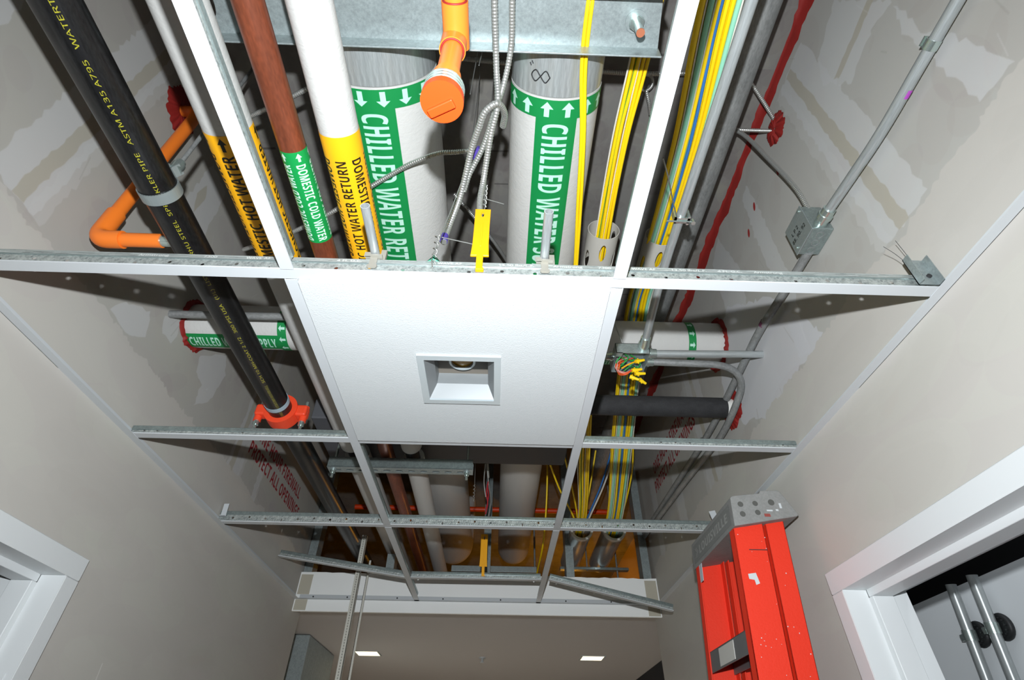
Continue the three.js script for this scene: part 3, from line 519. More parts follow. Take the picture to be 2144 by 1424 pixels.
// chilled water mains
function chilled(kind, x, y, r, zRing, label, text, up) {
  const end = -3.05, turn = r * 1.5, path = fillet([[x, y, zRing - 0.002], [x, y, end - turn], [x, DECK, end - turn]], turn);
  const wBand = 0.045, halfBand = 2.3, nA = Math.round(2 * halfBand * r / 0.05);
  const tb = canvas(1024, 96, (c, w, h) => { c.fillStyle = GREEN; c.fillRect(0, 0, w, h); for (let i = 0; i < nA; i++) arrow(c, (i + 0.5) * w / nA, h / 2, w / nA * 0.62, h * 0.78, up, PALE); });
  const L = 0.56, ts = canvas(200, 1120, (c, w, h) => { c.fillStyle = GREEN; c.fillRect(0, 0, w, h); fit(c, text, w / 2, h * 0.015, h * 0.965, w * 0.62, Math.PI / 2, PALE); });
  const a = 0.05 / r;
  return thing('chilled_water_pipe', label, 'pipe', [
    { n: 'insulation', g: sweepPts(path, r, 44), m: M.jacket }, { n: 'shield', g: ringZ(x, y, zRing, zRing + 0.34, r - 0.02, r - 0.001, 44), m: M.emt, label: 'galvanised sheet metal insulation shield' },
    { n: 'insulation', g: cyl([x, y, zRing + 0.34], [x, y, 2.3], r, 36), m: M.jacket },
    { n: 'label_band', g: patchZ(x, y, r + 0.0008, zRing - 0.006, zRing - 0.006 - wBand, -halfBand, halfBand, 44), m: labelMat(tb), label: 'green band with white arrows' },
    { n: 'label_strip', g: patchZ(x, y, r + 0.0007, zRing - 0.051, zRing - 0.051 - L, -a, a, 14), m: labelMat(ts), label: 'green strip with white lettering' },
    ...(kind === 'S' ? [{ n: 'handwritten_mark', g: (() => { const g = merge([sweepPts(smooth([[0.022, 0, 0], [0.012, 0.013, 0], [0, 0, 0], [-0.012, -0.012, 0], [-0.022, 0, 0], [-0.012, 0.012, 0], [0, 0, 0], [0.012, -0.012, 0], [0.022, 0, 0]].map(([p, q]) => { const t = -0.42 + p / r; return [x + (r + 0.0002) * Math.sin(t), y - (r + 0.0002) * Math.cos(t), zRing + 0.042 + q]; }), 40), 0.0013, 6), ...[0.0, 0.008].map((q) => hose([[0.032 - q, 0.03], [0.026 - q, 0.02]].map(([p, w]) => { const t = -0.5 - p * 0.6 / r; return [x + (r + 0.0002) * Math.sin(t), y - (r + 0.0002) * Math.cos(t), zRing + 0.048 + w * 0.6 + q * 0.6]; }), 0.0012, 4, 6))]); return g; })(), m: M.black, label: 'black handwritten 8 inch mark' }] : [])]);
}
chilled('R', 0.085, 0.605, 0.135, 0.135, 'large white chilled water return pipe, wider one left of the flexible cables', 'CHILLED WATER RETURN', false);
chilled('S', 0.509, 0.578, 0.108, 0.125, 'large white chilled water supply pipe marked 8 inch, right of the flexible cables', 'CHILLED WATER SUPPLY', true);
// cross branches of the chilled water
function branch(label, y, z, r, x0, x1, bandX, flip, stripX0, stripX1, t0, t1, text) {
  const tb = canvas(64, 512, (c, w, h) => { c.fillStyle = GREEN; c.fillRect(0, 0, w, h); for (let i = 0; i < 9; i++) { c.save(); c.translate(w / 2, (i + 0.5) * h / 9); c.rotate(flip * Math.PI / 2); arrow(c, 0, 0, h / 9 * 0.55, w * 0.72, true, PALE); c.restore(); } });
  const ts = canvas(1024, 160, (c, w, h) => { c.fillStyle = GREEN; c.fillRect(0, 0, w, h); fit(c, text, w * 0.02, h / 2, w * 0.95, h * 0.62, 0, PALE); });
  return thing('chilled_water_branch', label, 'pipe', [{ n: 'insulation', g: cyl([x0, y, z], [x1, y, z], r, 36), m: M.jacket },
    { n: 'label_band', g: patchX(y, z, r + 0.0008, bandX[0], bandX[1], -1.5, 3.2, 40), m: labelMat(tb), label: 'green band with white arrows' }, { n: 'label_strip', g: patchX(y, z, r + 0.0007, stripX0, stripX1, t0, t1, 14), m: labelMat(ts), label: 'green strip with white lettering' }]);
}
branch('white chilled water branch with green label entering the left wall behind the black pipe', 0.43, -0.645, 0.0715, XL, 0.02, [-0.316, -0.288], -1, -0.605, -0.316, -0.33, 0.52, 'CHILLED WATER SUPPLY');
branch('white chilled water branch with green band entering the right wall behind the conduits', 0.604, -0.877, 0.0855, 0.60, XR, [1.09, 1.118], 1, 0.74, 1.09, -0.55, 0.02, 'CHILLED WATER SUPPLY');
thing('insulated_pipe', 'black foam insulated pipe entering the right wall under the conduits', 'pipe', [{ n: 'insulation', g: sweepPts(fillet([[1.20, 0.334, -0.906], [0.31, 0.334, -0.906], [0.31, 0.9, -0.906]], 0.09), 0.0365, 28), m: M.foam }, { n: 'white_collar', g: cyl([1.195, 0.334, -0.906], [XR, 0.334, -0.906], 0.033, 24), m: M.whiteBush, label: 'white collar at the wall' }]);
// red fire sealant around the wall penetrations and along the head of the right wall
function sealRing(label, x, side, y, z, ri, ro, rag = 0.07, ph = 1) {
  const a0 = 0, a1 = 2 * Math.PI, n = 72, pos = [], idx = [];
  for (let i = 0; i <= n; i++) { const a = a0 + (a1 - a0) * i / n, w = ro * (0.97 + rag * (rnd() - 0.5) + rag * 0.8 * Math.sin(a * 3 + ph) * Math.sin(a * 5.3)), b = ri * 0.99, c = Math.cos(a), s = Math.sin(a), up = 0.007 + rnd() * 0.008; pos.push(x - side * 0.004, y + s * b, z + c * b, x - side * up, y + s * (b + w) / 2, z + c * (b + w) / 2, x - side * 0.0006, y + s * w, z + c * w); }
  for (let i = 0; i < n; i++) { const k = i * 3; idx.push(k, k + 1, k + 3, k + 1, k + 4, k + 3, k + 1, k + 2, k + 4, k + 2, k + 5, k + 4); }
  const g = new THREE.BufferGeometry(); g.setAttribute('position', new THREE.Float32BufferAttribute(pos, 3)); g.setAttribute('uv', new THREE.Float32BufferAttribute(new Array(pos.length / 3 * 2).fill(0), 2)); g.setIndex(idx); g.computeVertexNormals();
  thing('fire_sealant', label, 'sealant', [{ n: 'fire_sealant', g: clean(g), m: M.sealant }]);
}
sealRing('red fire sealant ring around the chilled branch at the left wall', XL, -1, 0.43, -0.645, 0.0715, 0.089);
sealRing('red fire sealant ring around the chilled branch at the right wall', XR, 1, 0.604, -0.877, 0.0855, 0.107);
sealRing('ragged red fire sealant around the black insulated pipe at the right wall', XR, 1, 0.330, -0.906, 0.033, 0.074, 0.13, 2);
sealRing('red fire sealant patch where two flexible cables enter the right wall', XR, 1, 0.855, -0.125, 0.002, 0.052, 0.13, 0.4);
sealRing('dark red fire sealant behind the orange pipe high on the left wall', XL, -1, 0.86, -0.135, 0.012, 0.075, 0.13, 3);
{
  const pos = [], idx = [], n = 220; let wa = 0.03, wb = 0.02;
  for (let i = 0; i <= n; i++) {
    const z = 1.6 - i * 3.75 / n; wa += (rnd() - 0.5) * 0.014 + (0.034 - wa) * 0.2; wb += (rnd() - 0.5) * 0.012 + (0.02 - wb) * 0.2;
    pos.push(XR - 0.0005, DECK - Math.max(0.012, wa), z, XR - 0.005, DECK - Math.max(0.010, wa) * 0.7, z, XR - 0.009, DECK - 0.009, z, XR - Math.max(0.012, wb) * 0.7, DECK - 0.005, z, XR - Math.max(0.014, wb), DECK - 0.0005, z);
  }
  for (let i = 0; i < n; i++) for (let k = 0; k < 4; k++) { const a = i * 5 + k; idx.push(a, a + 1, a + 5, a + 1, a + 6, a + 5); }
  const g = new THREE.BufferGeometry(); g.setAttribute('position', new THREE.Float32BufferAttribute(pos, 3)); g.setAttribute('uv', new THREE.Float32BufferAttribute(new Array(pos.length / 3 * 2).fill(0), 2)); g.setIndex(idx); g.computeVertexNormals();
  thing('fire_sealant', 'long ragged red fire sealant line where the right wall meets the deck', 'sealant', [{ n: 'fire_sealant', g: clean(g), m: M.sealant }]);
}
// orange CPVC sprinkler pipes
{
  const r = 0.0165, x = 0.307, z = 0.338;
  const threads = []; for (let k = 0; k < 6; k++) threads.push(discY(x, 0.021 - k * 0.0042, 0.0235 - k * 0.0042, z, 0.0285 - (k % 2) * 0.0008, 28));
  thing('sprinkler_drop', 'orange plastic sprinkler drop with a round orange cap pointing down', 'pipe', [
    { n: 'branch_pipe', g: cyl([x + 0.003, 0.2, 2.2], [x + 0.003, 0.2, z], r, 24), m: M.orange },
    { n: 'elbow', g: merge([cyl([x + 0.003, 0.2, z + 0.055], [x + 0.003, 0.2, z - 0.012], 0.0208, 26), cyl([x, 0.212, z], [x, 0.155, z], 0.0208, 26)]), m: M.orange, c: [{ n: 'cement_bead', g: (() => { const g = new THREE.TorusGeometry(0.0178, 0.0018, 8, 28); g.translate(x + 0.003, 0.2, z + 0.0555); return clean(g); })(), m: M.sealant }, { n: 'cement_bead', g: (() => { const g = new THREE.TorusGeometry(0.0178, 0.0016, 8, 28); g.rotateX(Math.PI / 2); g.translate(x, 0.1545, z); return clean(g); })(), m: M.sealant }] },
    { n: 'drop_pipe', g: cyl([x, 0.16, z], [x, 0.05, z], r, 24), m: M.orange },
    { n: 'adapter', g: merge([discY(x, 0.026, 0.062, z, 0.0205, 24)]), m: M.orange, c: [{ n: 'threaded_ring', g: merge([...threads, discY(x, -0.004, 0.026, z, 0.0272, 28)]), m: M.zinc }] },
    { n: 'cap', g: merge([discY(x, -0.016, -0.002, z, 0.0292, 32)]), m: M.cap, label: 'bright orange round plug', c: [{ n: 'grip_bar', g: (() => { const g = box(-0.023, 0.016, -0.021, -0.0155, -0.0065, 0.0065, 0.0018); g.rotateY(-0.45); g.translate(x + 0.002, 0, z - 0.006); return g; })(), m: M.cap }] }]);
  thing('sprinkler_pipe', 'orange plastic sprinkler pipe dropping down the left wall behind the black pipe', 'pipe', [
    { n: 'drop_pipe', g: sweepPts(fillet([[XL + 0.002, 0.86, -0.135], [-0.553, 0.855, -0.135], [-0.553, 0.26, -0.135]], 0.03), 0.0165, 22), m: M.orange },
    { n: 'elbow', g: sweepPts(fillet([[-0.553, 0.34, -0.135], [-0.553, 0.245, -0.135], [-0.49, 0.245, -0.135]], 0.035), 0.0208, 22), m: M.orange },
    { n: 'stub_pipe', g: cyl([-0.50, 0.245, -0.135], [-0.40, 0.245, -0.135], 0.0165, 22), m: M.orange }, { n: 'brass_adapter', g: cyl([-0.405, 0.245, -0.135], [-0.36, 0.245, -0.135], 0.0135, 18), m: M.zinc }]);
  thing('sprinkler_pipe', 'orange sprinkler pipe crossing behind the chilled mains in the far ceiling void', 'pipe', [{ n: 'sprinkler_pipe', g: cyl([-0.55, 0.70, -2.73], [1.2, 0.70, -2.73], 0.0165, 20), m: M.cap }]);
}

// ---------------------------------------------------------------- steel supports
{
  const zc = 0.29, x0 = -0.30, x1 = 0.704, y = 0.46;
  const s = new THREE.Shape(); s.moveTo(x0, zc - 0.05); s.lineTo(x1, zc - 0.05); s.lineTo(x1 - 0.012, zc + 0.05); s.lineTo(x0, zc + 0.05); s.closePath();
  const slot = new THREE.Path(); slot.absellipse(-0.2, 0.3, 0.009, 0.03, 0, 2 * Math.PI, true); s.holes.push(slot);
  const top = clean(new THREE.ExtrudeGeometry(s, { depth: 0.004, bevelEnabled: false })); top.rotateX(Math.PI / 2); top.translate(0, y + 0.004, 0);
  const rod = (x) => ({ n: 'threaded_rod', g: cyl([x, 0.398, zc], [x, DECK, zc], 0.0082, 18), m: M.zinc, c: [{ n: 'rod_end', g: cyl([x, 0.3965, zc], [x, 0.3985, zc], 0.0083, 18), m: M.rust }, { n: 'nut', g: hexY(x, 0.442, 0.456, zc, 0.0155), m: M.zinc }, { n: 'washer', g: discY(x, 0.4555, 0.4598, zc, 0.0215), m: M.galv }] });
  thing('channel_beam', 'wide galvanised channel beam hung on rods under the large chilled water pipes', 'channel', [{ n: 'web', g: boxUV(top), m: M.galv }, { n: 'flange', g: box(x0, x1 + 0.002, 0.42, y + 0.004, zc - 0.054, zc - 0.05, 0.0015), m: M.galv }, { n: 'flange', g: box(x0, x1 - 0.012, 0.42, y + 0.004, zc + 0.05, zc + 0.054, 0.0015), m: M.galv }, rod(0.648), rod(-0.262)]);
}
{
  const x0 = -0.257, x1 = 0.295, z0 = -1.225, z1 = -1.18, y0 = 0.208, y1 = 0.25;
  const s = new THREE.Shape(); s.moveTo(x0, z0); s.lineTo(x1, z0); s.lineTo(x1, z1); s.lineTo(x0, z1); s.closePath();
  for (let x = x0 + 0.035; x < x1 - 0.02; x += 0.047) { const h = new THREE.Path(); h.absellipse(x, (z0 + z1) / 2 - 0.002, 0.0145, 0.0068, 0, 2 * Math.PI, true); s.holes.push(h); }
  const bot = clean(new THREE.ExtrudeGeometry(s, { depth: 0.0025, bevelEnabled: false })); bot.rotateX(Math.PI / 2); bot.translate(0, y0 + 0.0025, 0);
  const rod = (x) => ({ n: 'threaded_rod', g: cyl([x, y0 - 0.03, -1.203], [x, DECK, -1.203], 0.0055, 12), m: M.zinc, c: [{ n: 'nut', g: hexY(x, y0 - 0.014, y0 - 0.003, -1.203, 0.0105), m: M.zinc }, { n: 'washer', g: discY(x, y0 - 0.003, y0, -1.203, 0.014), m: M.galv }] });
  thing('strut_trapeze', 'slotted galvanised strut hung on two rods under the small water pipes', 'strut', [{ n: 'slotted_base', g: boxUV(bot), m: M.galv }, { n: 'side_wall', g: box(x0, x1, y0, y1, z1 - 0.0025, z1, 0.001), m: M.galvBright }, { n: 'side_wall', g: box(x0, x1, y0, y1, z0, z0 + 0.0025, 0.001), m: M.galv }, { n: 'lip', g: merge([box(x0, x1, y1 - 0.0025, y1, z1 - 0.012, z1), box(x0, x1, y1 - 0.0025, y1, z0, z0 + 0.012)]), m: M.galv }, rod(-0.238), rod(0.272)]);
}
thing('air_duct', 'dark grey flat duct crossing above the small pipes behind the tile', 'duct', [{ n: 'air_duct', g: box(-0.34, 0.68, 0.372, 0.462, -1.45, -1.10, 0.006), m: M.duct }]);
// steel studs standing on the header
for (const [x, l, top = DECK] of [[-0.585, 'galvanised steel stud above the header next to the left wall'], [0.785, 'galvanised steel stud above the header left of the two grey sleeves'], [1.19, 'galvanised steel stud above the header next to the right wall'], [-0.165, 'short perforated galvanised stud above the header behind the hot water pipe', 0.235]])
  thing('steel_stud', l, 'stud', [{ n: 'web', g: box(x - 0.021, x + 0.021, 0.017, top, ZE - 0.0205, ZE - 0.019), m: M.galv }, { n: 'flange', g: box(x - 0.021, x - 0.0195, 0.017, top, ZE - 0.10, ZE - 0.0205), m: M.galv }, { n: 'flange', g: box(x + 0.0195, x + 0.021, 0.017, top, ZE - 0.10, ZE - 0.0205), m: M.galv }]);

// ---------------------------------------------------------------- conduits, boxes and cables
// big grey conduit and the slim conduit under it
thing('steel_conduit', 'thick dull grey steel conduit running along the deck beside the red sealant line', 'conduit', [{ n: 'steel_conduit', g: cyl([1.0, 0.75, 2.3], [1.0, 0.75, -3.2], 0.0532, 32), m: M.emtDull }]);
thing('emt_conduit', 'slim bright conduit in front of the thick grey one, ending in the open junction box', 'conduit', [{ n: 'tube', g: conduit([[0.837, 0.388, 2.3], [0.838, 0.388, -0.3], [0.845, 0.36, -0.585]], 0.0117, 0.1), m: M.emt }, { n: 'connector', g: merge([cyl([0.8445, 0.362, -0.565], [0.8455, 0.357, -0.612], 0.0155, 18), cyl([0.8445, 0.362, -0.592], [0.845, 0.36, -0.604], 0.0185, 8)]), m: M.zinc },
  { n: 'beam_clamp', g: merge([box(0.82, 0.858, 0.372, 0.377, -0.135, -0.12), cyl([0.80, 0.37, -0.128], [0.872, 0.37, -0.128], 0.0025, 8), box(0.852, 0.858, 0.372, 0.404, -0.14, -0.115), box(0.82, 0.825, 0.372, 0.404, -0.135, -0.12), hexY(0.866, 0.364, 0.376, -0.128, 0.006)]), m: M.zinc }]);
thing('hanger_wire', 'straight steel tie wire crossing in front of the wide cable bundle', 'wire', [{ n: 'hanger_wire', g: hose([[0.70, 0.22, 0.13], [0.742, 0.28, 0.05], [0.79, 0.345, -0.05], [0.822, 0.374, -0.115]], 0.0016, 16, 6), m: M.wire }]);
// open junction box with wire nuts
{
  const a = 0.757, b = 0.864, y0 = 0.335, y1 = 0.375, z0 = -0.712, z1 = -0.61, t = 0.0018;
  thing('junction_box', 'open galvanised junction box beside the tile with wires hanging out', 'junction box', [
    { n: 'box_side', g: box(a, b, y0, y1, z1 - t, z1), m: M.galv }, { n: 'box_side', g: box(a, b, y0, y1, z0, z0 + t), m: M.galv }, { n: 'box_side', g: box(a, a + t, y0, y1, z0, z1), m: M.galv }, { n: 'box_side', g: box(b - t, b, y0, y1, z0, z1), m: M.galv }, { n: 'box_back', g: box(a, b, y1 - t, y1, z0, z1), m: M.galv },
    { n: 'cover_ear', g: merge([box(a + 0.001, a + 0.02, y0, y0 + t, z1 - 0.02, z1), box(b - 0.02, b - 0.001, y0, y0 + t, z0, z0 + 0.02)]), m: M.galv },
    { n: 'connector', g: merge([cyl([b, 0.353, -0.632], [b + 0.026, 0.353, -0.632], 0.015, 16), cyl([b + 0.004, 0.353, -0.632], [b + 0.012, 0.353, -0.632], 0.018, 8)]), m: M.zinc }, { n: 'connector', g: merge([cyl([b, 0.353, -0.675], [b + 0.026, 0.353, -0.675], 0.015, 16), cyl([b + 0.004, 0.353, -0.675], [b + 0.012, 0.353, -0.675], 0.018, 8)]), m: M.zinc }, { n: 'connector', g: merge([cyl([a - 0.024, 0.355, -0.655], [a, 0.355, -0.655], 0.014, 16), cyl([a - 0.012, 0.355, -0.655], [a - 0.004, 0.355, -0.655], 0.017, 8)]), m: M.zinc }]);
  const w = [];
  const cols = [[M.greenWire, 6, 'green'], [M.orangeWire, 4, 'orange'], [M.greyWire, 2, 'grey'], [M.redWire, 1, 'red']];
  let i = 0;
  for (const [m, n, word] of cols) for (let k = 0; k < n; k++, i++) {
    const s = 0.768 + (i * 0.37 % 1) * 0.06, e = 0.775 + (i * 0.61 % 1) * 0.07, dy = word === 'green' ? 0.022 : 0.045;
    const pts = word === 'green' ? [[s, 0.366, -0.64 - k * 0.008], [s + 0.006 + k * 0.004, 0.338, -0.632 - k * 0.007], [s - 0.008, 0.322 - k * 0.004, -0.64 - k * 0.006], [s + 0.02, 0.345, -0.69]] : [[s, 0.36, -0.665], [0.762 + k * 0.003, 0.325 - k * 0.004, -0.65], [0.757 + k * 0.004, 0.302 - k * 0.003, -0.648 - k * 0.006], [0.775 + k * 0.004, 0.289 - k * 0.003, -0.65], [0.80 + k * 0.006, 0.296 + (k - 1) * 0.006, -0.652]];
    thing('electrical_wire', word + ' insulated wire looping out of the open junction box', 'wire', [{ n: 'electrical_wire', g: hose(pts, 0.0021, 24, 7), m }], 'wires in the open junction box');
  }
  const nut = (p, q, l) => { const A = v3(...p), B = v3(...q), d = v3().subVectors(B, A), at = (t) => A.clone().addScaledVector(d, t).toArray(); thing('wire_nut', l, 'wire connector', [{ n: 'shell', g: sweepPts(P([at(0), at(0.35), at(0.62), at(1)]), (k) => [0.0066, 0.0062, 0.0048, 0.0042][k], 10), m: M.nut }, { n: 'wing', g: (() => { const c = at(0.3); return sweepPts(P([[c[0], c[1] - 0.0095, c[2]], [c[0], c[1] + 0.0095, c[2]]]), 0.0028, 6); })(), m: M.nut }], 'yellow wire connectors under the open box'); };
  nut([0.822, 0.325, -0.64], [0.852, 0.336, -0.645], 'yellow wire connector highest under the open junction box');
  nut([0.808, 0.296, -0.65], [0.842, 0.306, -0.655], 'yellow wire connector upper of the clustered pair under the open junction box');
  nut([0.818, 0.288, -0.655], [0.852, 0.293, -0.66], 'yellow wire connector lower of the clustered pair under the open junction box');
  nut([0.798, 0.272, -0.65], [0.826, 0.262, -0.652], 'yellow wire connector hanging lowest under the open junction box');
  nut([0.835, 0.28, -0.675], [0.858, 0.276, -0.69], 'yellow wire connector half hidden behind the cluster');
  thing('electrical_wire', 'yellow wire running into the highest yellow connector', 'wire', [{ n: 'electrical_wire', g: hose([[0.775, 0.30, -0.645], [0.795, 0.312, -0.642], [0.822, 0.325, -0.64]], 0.0024, 14, 7), m: M.yellowPlastic }]);
  thing('support_wire', 'thin steel wire leading up from the open junction box', 'wire', [{ n: 'support_wire', g: hose([[0.79, 0.375, -0.63], [0.765, 0.44, -0.60], [0.735, 0.55, -0.55], [0.71, 0.7, -0.5]], 0.002, 12, 6), m: M.wire }]);
}
thing('emt_conduit', 'straight conduit from the open junction box to the right wall', 'conduit', [{ n: 'emt_conduit', g: cyl([0.884, 0.353, -0.632], [XR, 0.35, -0.618], 0.0117, 16), m: M.emt }]);
thing('emt_conduit', 'bent conduit curving from the open junction box down along the right wall', 'conduit', [{ n: 'emt_conduit', g: conduit([[0.884, 0.353, -0.675], [1.20, 0.335, -0.66], [1.20, 0.262, -0.93], [1.20, 0.30, -1.4], [1.20, 0.345, -2.2]], 0.0117, 0.13, 16), m: M.emtDull }]);
thing('emt_conduit', 'conduit crossing above the hot water pipe to the left wall', 'conduit', [{ n: 'emt_conduit', g: cyl([XL, 0.366, -0.52], [0.55, 0.372, -0.52], 0.0117, 16), m: M.emtDull }]);
thing('emt_conduit', 'conduit strapped along the right wall, leading down into the covered box', 'conduit', [
  { n: 'tube', g: conduit([[1.203, 0.385, 1.6], [1.203, 0.372, 0.25], [1.203, 0.368, 0.12], [1.20, 0.388, -0.105]], 0.0117, 0.08, 16), m: M.emt },
  { n: 'connector', g: merge([cyl([1.20, 0.386, -0.088], [1.20, 0.39, -0.136], 0.0155, 18), cyl([1.20, 0.388, -0.105], [1.20, 0.389, -0.117], 0.0185, 8)]), m: M.zinc },
  { n: 'strap', g: merge([(() => { const g = ringZ(1.203, 0.374, 0.288, 0.306, 0.0117, 0.0138, 20); return g; })(), box(1.19, 1.227, 0.386, 0.3885, 0.288, 0.306), box(1.2255, XR - 0.0005, 0.386, 0.418, 0.288, 0.306), cyl([1.216, 0.405, 0.297], [1.2295, 0.405, 0.297], 0.005, 8)]), m: M.zinc },
  { n: 'colour_tape', g: patchZ(1.203, 0.3705, 0.0121, 0.215, 0.198, -0.2, 1.1, 8), m: mat({ color: 0xb04ab8, roughness: 0.5 }), label: 'small purple sticker' }]);
thing('emt_conduit', 'conduit leaving the covered box towards the end of the corridor', 'conduit', [{ n: 'tube', g: conduit([[1.20, 0.372, -0.215], [1.20, 0.375, -0.4], [1.20, 0.385, -0.54], [1.20, 0.332, -1.05], [1.20, 0.362, -2.2]], 0.0117, 0.2, 14), m: M.emtDull },
  { n: 'strap', g: merge([ringZ(1.20, 0.342, -1.165, -1.15, 0.0117, 0.0138, 18), box(1.205, XR - 0.0005, 0.353, 0.356, -1.165, -1.15), hexY(1.22, 0.35, 0.37, -1.157, 0.005)]), m: M.zinc }, { n: 'strap', g: merge([ringZ(1.20, 0.36, -2.06, -2.045, 0.0117, 0.0138, 18), box(1.205, XR - 0.0005, 0.371, 0.374, -2.06, -2.045)]), m: M.zinc }, { n: 'colour_tape', g: ringZ(1.20, 0.383, -0.50, -0.518, 0.0117, 0.0123, 16), m: mat({ color: 0x6b3050, roughness: 0.5 }) }]);
{
  const xa = 1.172, y0 = 0.368, y1 = 0.462, z0 = -0.222, z1 = -0.135;
  const t = canvas(256, 256, (c, w, h) => { c.fillStyle = '#8f9795'; c.fillRect(0, 0, w, h); for (let i = 0; i < 400; i++) { c.fillStyle = rnd() < 0.5 ? 'rgba(60,66,64,0.08)' : 'rgba(220,226,224,0.08)'; c.fillRect(rnd() * w, rnd() * h, 3 + rnd() * 30, 1 + rnd() * 3); } c.fillStyle = '#1c1f1e'; c.font = 'bold 46px sans-serif'; c.fillText('L P 2', 46, 118); c.fillText('88. 90. 92', 18, 176); });
  const cover = new THREE.PlaneGeometry(z1 - z0, y1 - y0); cover.rotateY(-Math.PI / 2); cover.translate(xa - 0.0022, (y0 + y1) / 2, (z0 + z1) / 2);
  const ko = []; for (let k = 0; k < 3; k++) ko.push({ n: 'knockout', g: (() => { const g = ringZ(0, 0, 0, 0.0008, 0.009, 0.0102, 20); g.rotateX(Math.PI / 2); g.translate(1.2, y0 - 0.0002, -0.155 - k * 0.025); return g; })(), m: M.emtDull });
  thing('junction_box', 'covered square junction box with handwriting on the right wall', 'junction box', [{ n: 'body', g: box(xa, XR, y0, y1, z0, z1, 0.004), m: M.galvBright }, { n: 'cover', g: box(xa - 0.002, xa + 0.001, y0 - 0.001, y1 + 0.001, z0 - 0.001, z1 + 0.001, 0.0009), m: M.galv, c: [{ n: 'handwriting', g: clean(cover), m: mat({ map: t, metalness: 0.45, roughness: 0.5 }) }, { n: 'screw', g: cyl([xa - 0.006, y1 - 0.01, z1 - 0.01], [xa, y1 - 0.01, z1 - 0.01], 0.0042, 12), m: M.zinc }, { n: 'screw', g: cyl([xa - 0.006, y0 + 0.012, z0 + 0.014], [xa, y0 + 0.012, z0 + 0.014], 0.0042, 12), m: M.zinc }] }, ...ko]);
}
// armoured cables at the right wall
thing('armoured_cable', 'armoured flexible cable rising from the covered box to the thick grey conduit', 'cable', [{ n: 'armoured_cable', g: flexGeo([[1.195, 0.455, -0.14], [1.185, 0.53, -0.13], [1.165, 0.70, -0.14], [1.128, 0.875, -0.15], [1.09, 0.92, -0.16], [1.03, 0.93, -0.18]], 0.0068), m: M.flex }]);
thing('armoured_cable', 'short armoured cable running level into the red sealant patch on the right wall', 'cable', [{ n: 'armoured_cable', g: flexGeo([[1.02, 0.93, -0.165], [1.11, 0.90, -0.155], [1.17, 0.885, -0.148], [1.225, 0.866, -0.138]], 0.0062), m: M.flex }]);
thing('armoured_cable', 'short armoured cable slanting into the top of the red sealant patch', 'cable', [{ n: 'armoured_cable', g: flexGeo([[1.06, 0.93, 0.03], [1.12, 0.91, -0.01], [1.17, 0.895, -0.055], [1.225, 0.877, -0.108]], 0.0062), m: M.flex }]);
// armoured cables hanging between the chilled mains
thing('armoured_cable', 'armoured cable running over the channel beam down to the yellow clip', 'cable', [{ n: 'armoured_cable', g: flexGeo([[0.362, 0.398, 1.6], [0.365, 0.40, 0.6], [0.365, 0.40, 0.336], [0.370, 0.39, 0.216], [0.374, 0.345, 0.165], [0.361, 0.33, 0.11], [0.346, 0.30, 0.02], [0.34, 0.25, 0.0], [0.342, 0.20, -0.01]], 0.0068), m: M.flex }]);
thing('armoured_cable', 'armoured cable right of its twin over the channel beam, crossing behind it lower down', 'cable', [{ n: 'armoured_cable', g: flexGeo([[0.40, 0.398, 1.6], [0.398, 0.40, 0.6], [0.398, 0.40, 0.337], [0.398, 0.40, 0.254], [0.385, 0.385, 0.188], [0.367, 0.36, 0.14], [0.343, 0.345, 0.07], [0.312, 0.33, 0.01], [0.30, 0.31, -0.02]], 0.0062), m: M.flex }]);
thing('armoured_cable', 'armoured cable looping over at the crossing and hanging down left of the yellow clip', 'cable', [{ n: 'armoured_cable', g: flexGeo([[0.385, 0.38, 0.10], [0.388, 0.36, 0.14], [0.372, 0.335, 0.172], [0.35, 0.33, 0.158], [0.335, 0.33, 0.12], [0.320, 0.33, 0.076], [0.306, 0.32, 0.02], [0.290, 0.30, -0.035], [0.268, 0.25, -0.075], [0.262, 0.19, -0.07]], 0.0072), m: M.flex }]);
thing('armoured_cable', 'armoured cable sagging across under the wide chilled water return pipe', 'cable', [{ n: 'armoured_cable', g: flexGeo([[0.312, 0.435, 0.01], [0.27, 0.445, -0.002], [0.233, 0.452, -0.01], [0.161, 0.458, -0.043], [0.10, 0.458, -0.08], [0.04, 0.45, -0.115], [-0.05, 0.43, -0.17], [-0.2, 0.42, -0.25], [-0.35, 0.45, -0.33]], 0.0062), m: M.flex }]);
thing('armoured_cable', 'armoured cable crossing high against the deck behind the yellow clip', 'cable', [{ n: 'armoured_cable', g: flexGeo([[0.22, 0.80, -0.36], [0.27, 0.79, -0.42], [0.36, 0.78, -0.55], [0.42, 0.80, -0.68]], 0.0066), m: M.flex }]);
thing('armoured_cable', 'armoured cable crossing level behind the channel beam beside the narrow cable bundle', 'cable', [{ n: 'armoured_cable', g: flexGeo([[0.25, 0.93, 0.02], [0.6, 0.93, 0.0], [0.78, 0.93, -0.005], [1.0, 0.94, 0.0]], 0.0075), m: M.flex }]);
thing('armoured_cable', 'armoured cable crossing high behind the copper pipe near the left tee', 'cable', [{ n: 'armoured_cable', g: flexGeo([[-0.28, 0.62, -0.02], [-0.18, 0.60, 0.03], [-0.05, 0.60, 0.09], [0.1, 0.66, 0.12]], 0.0066), m: M.flex }]);
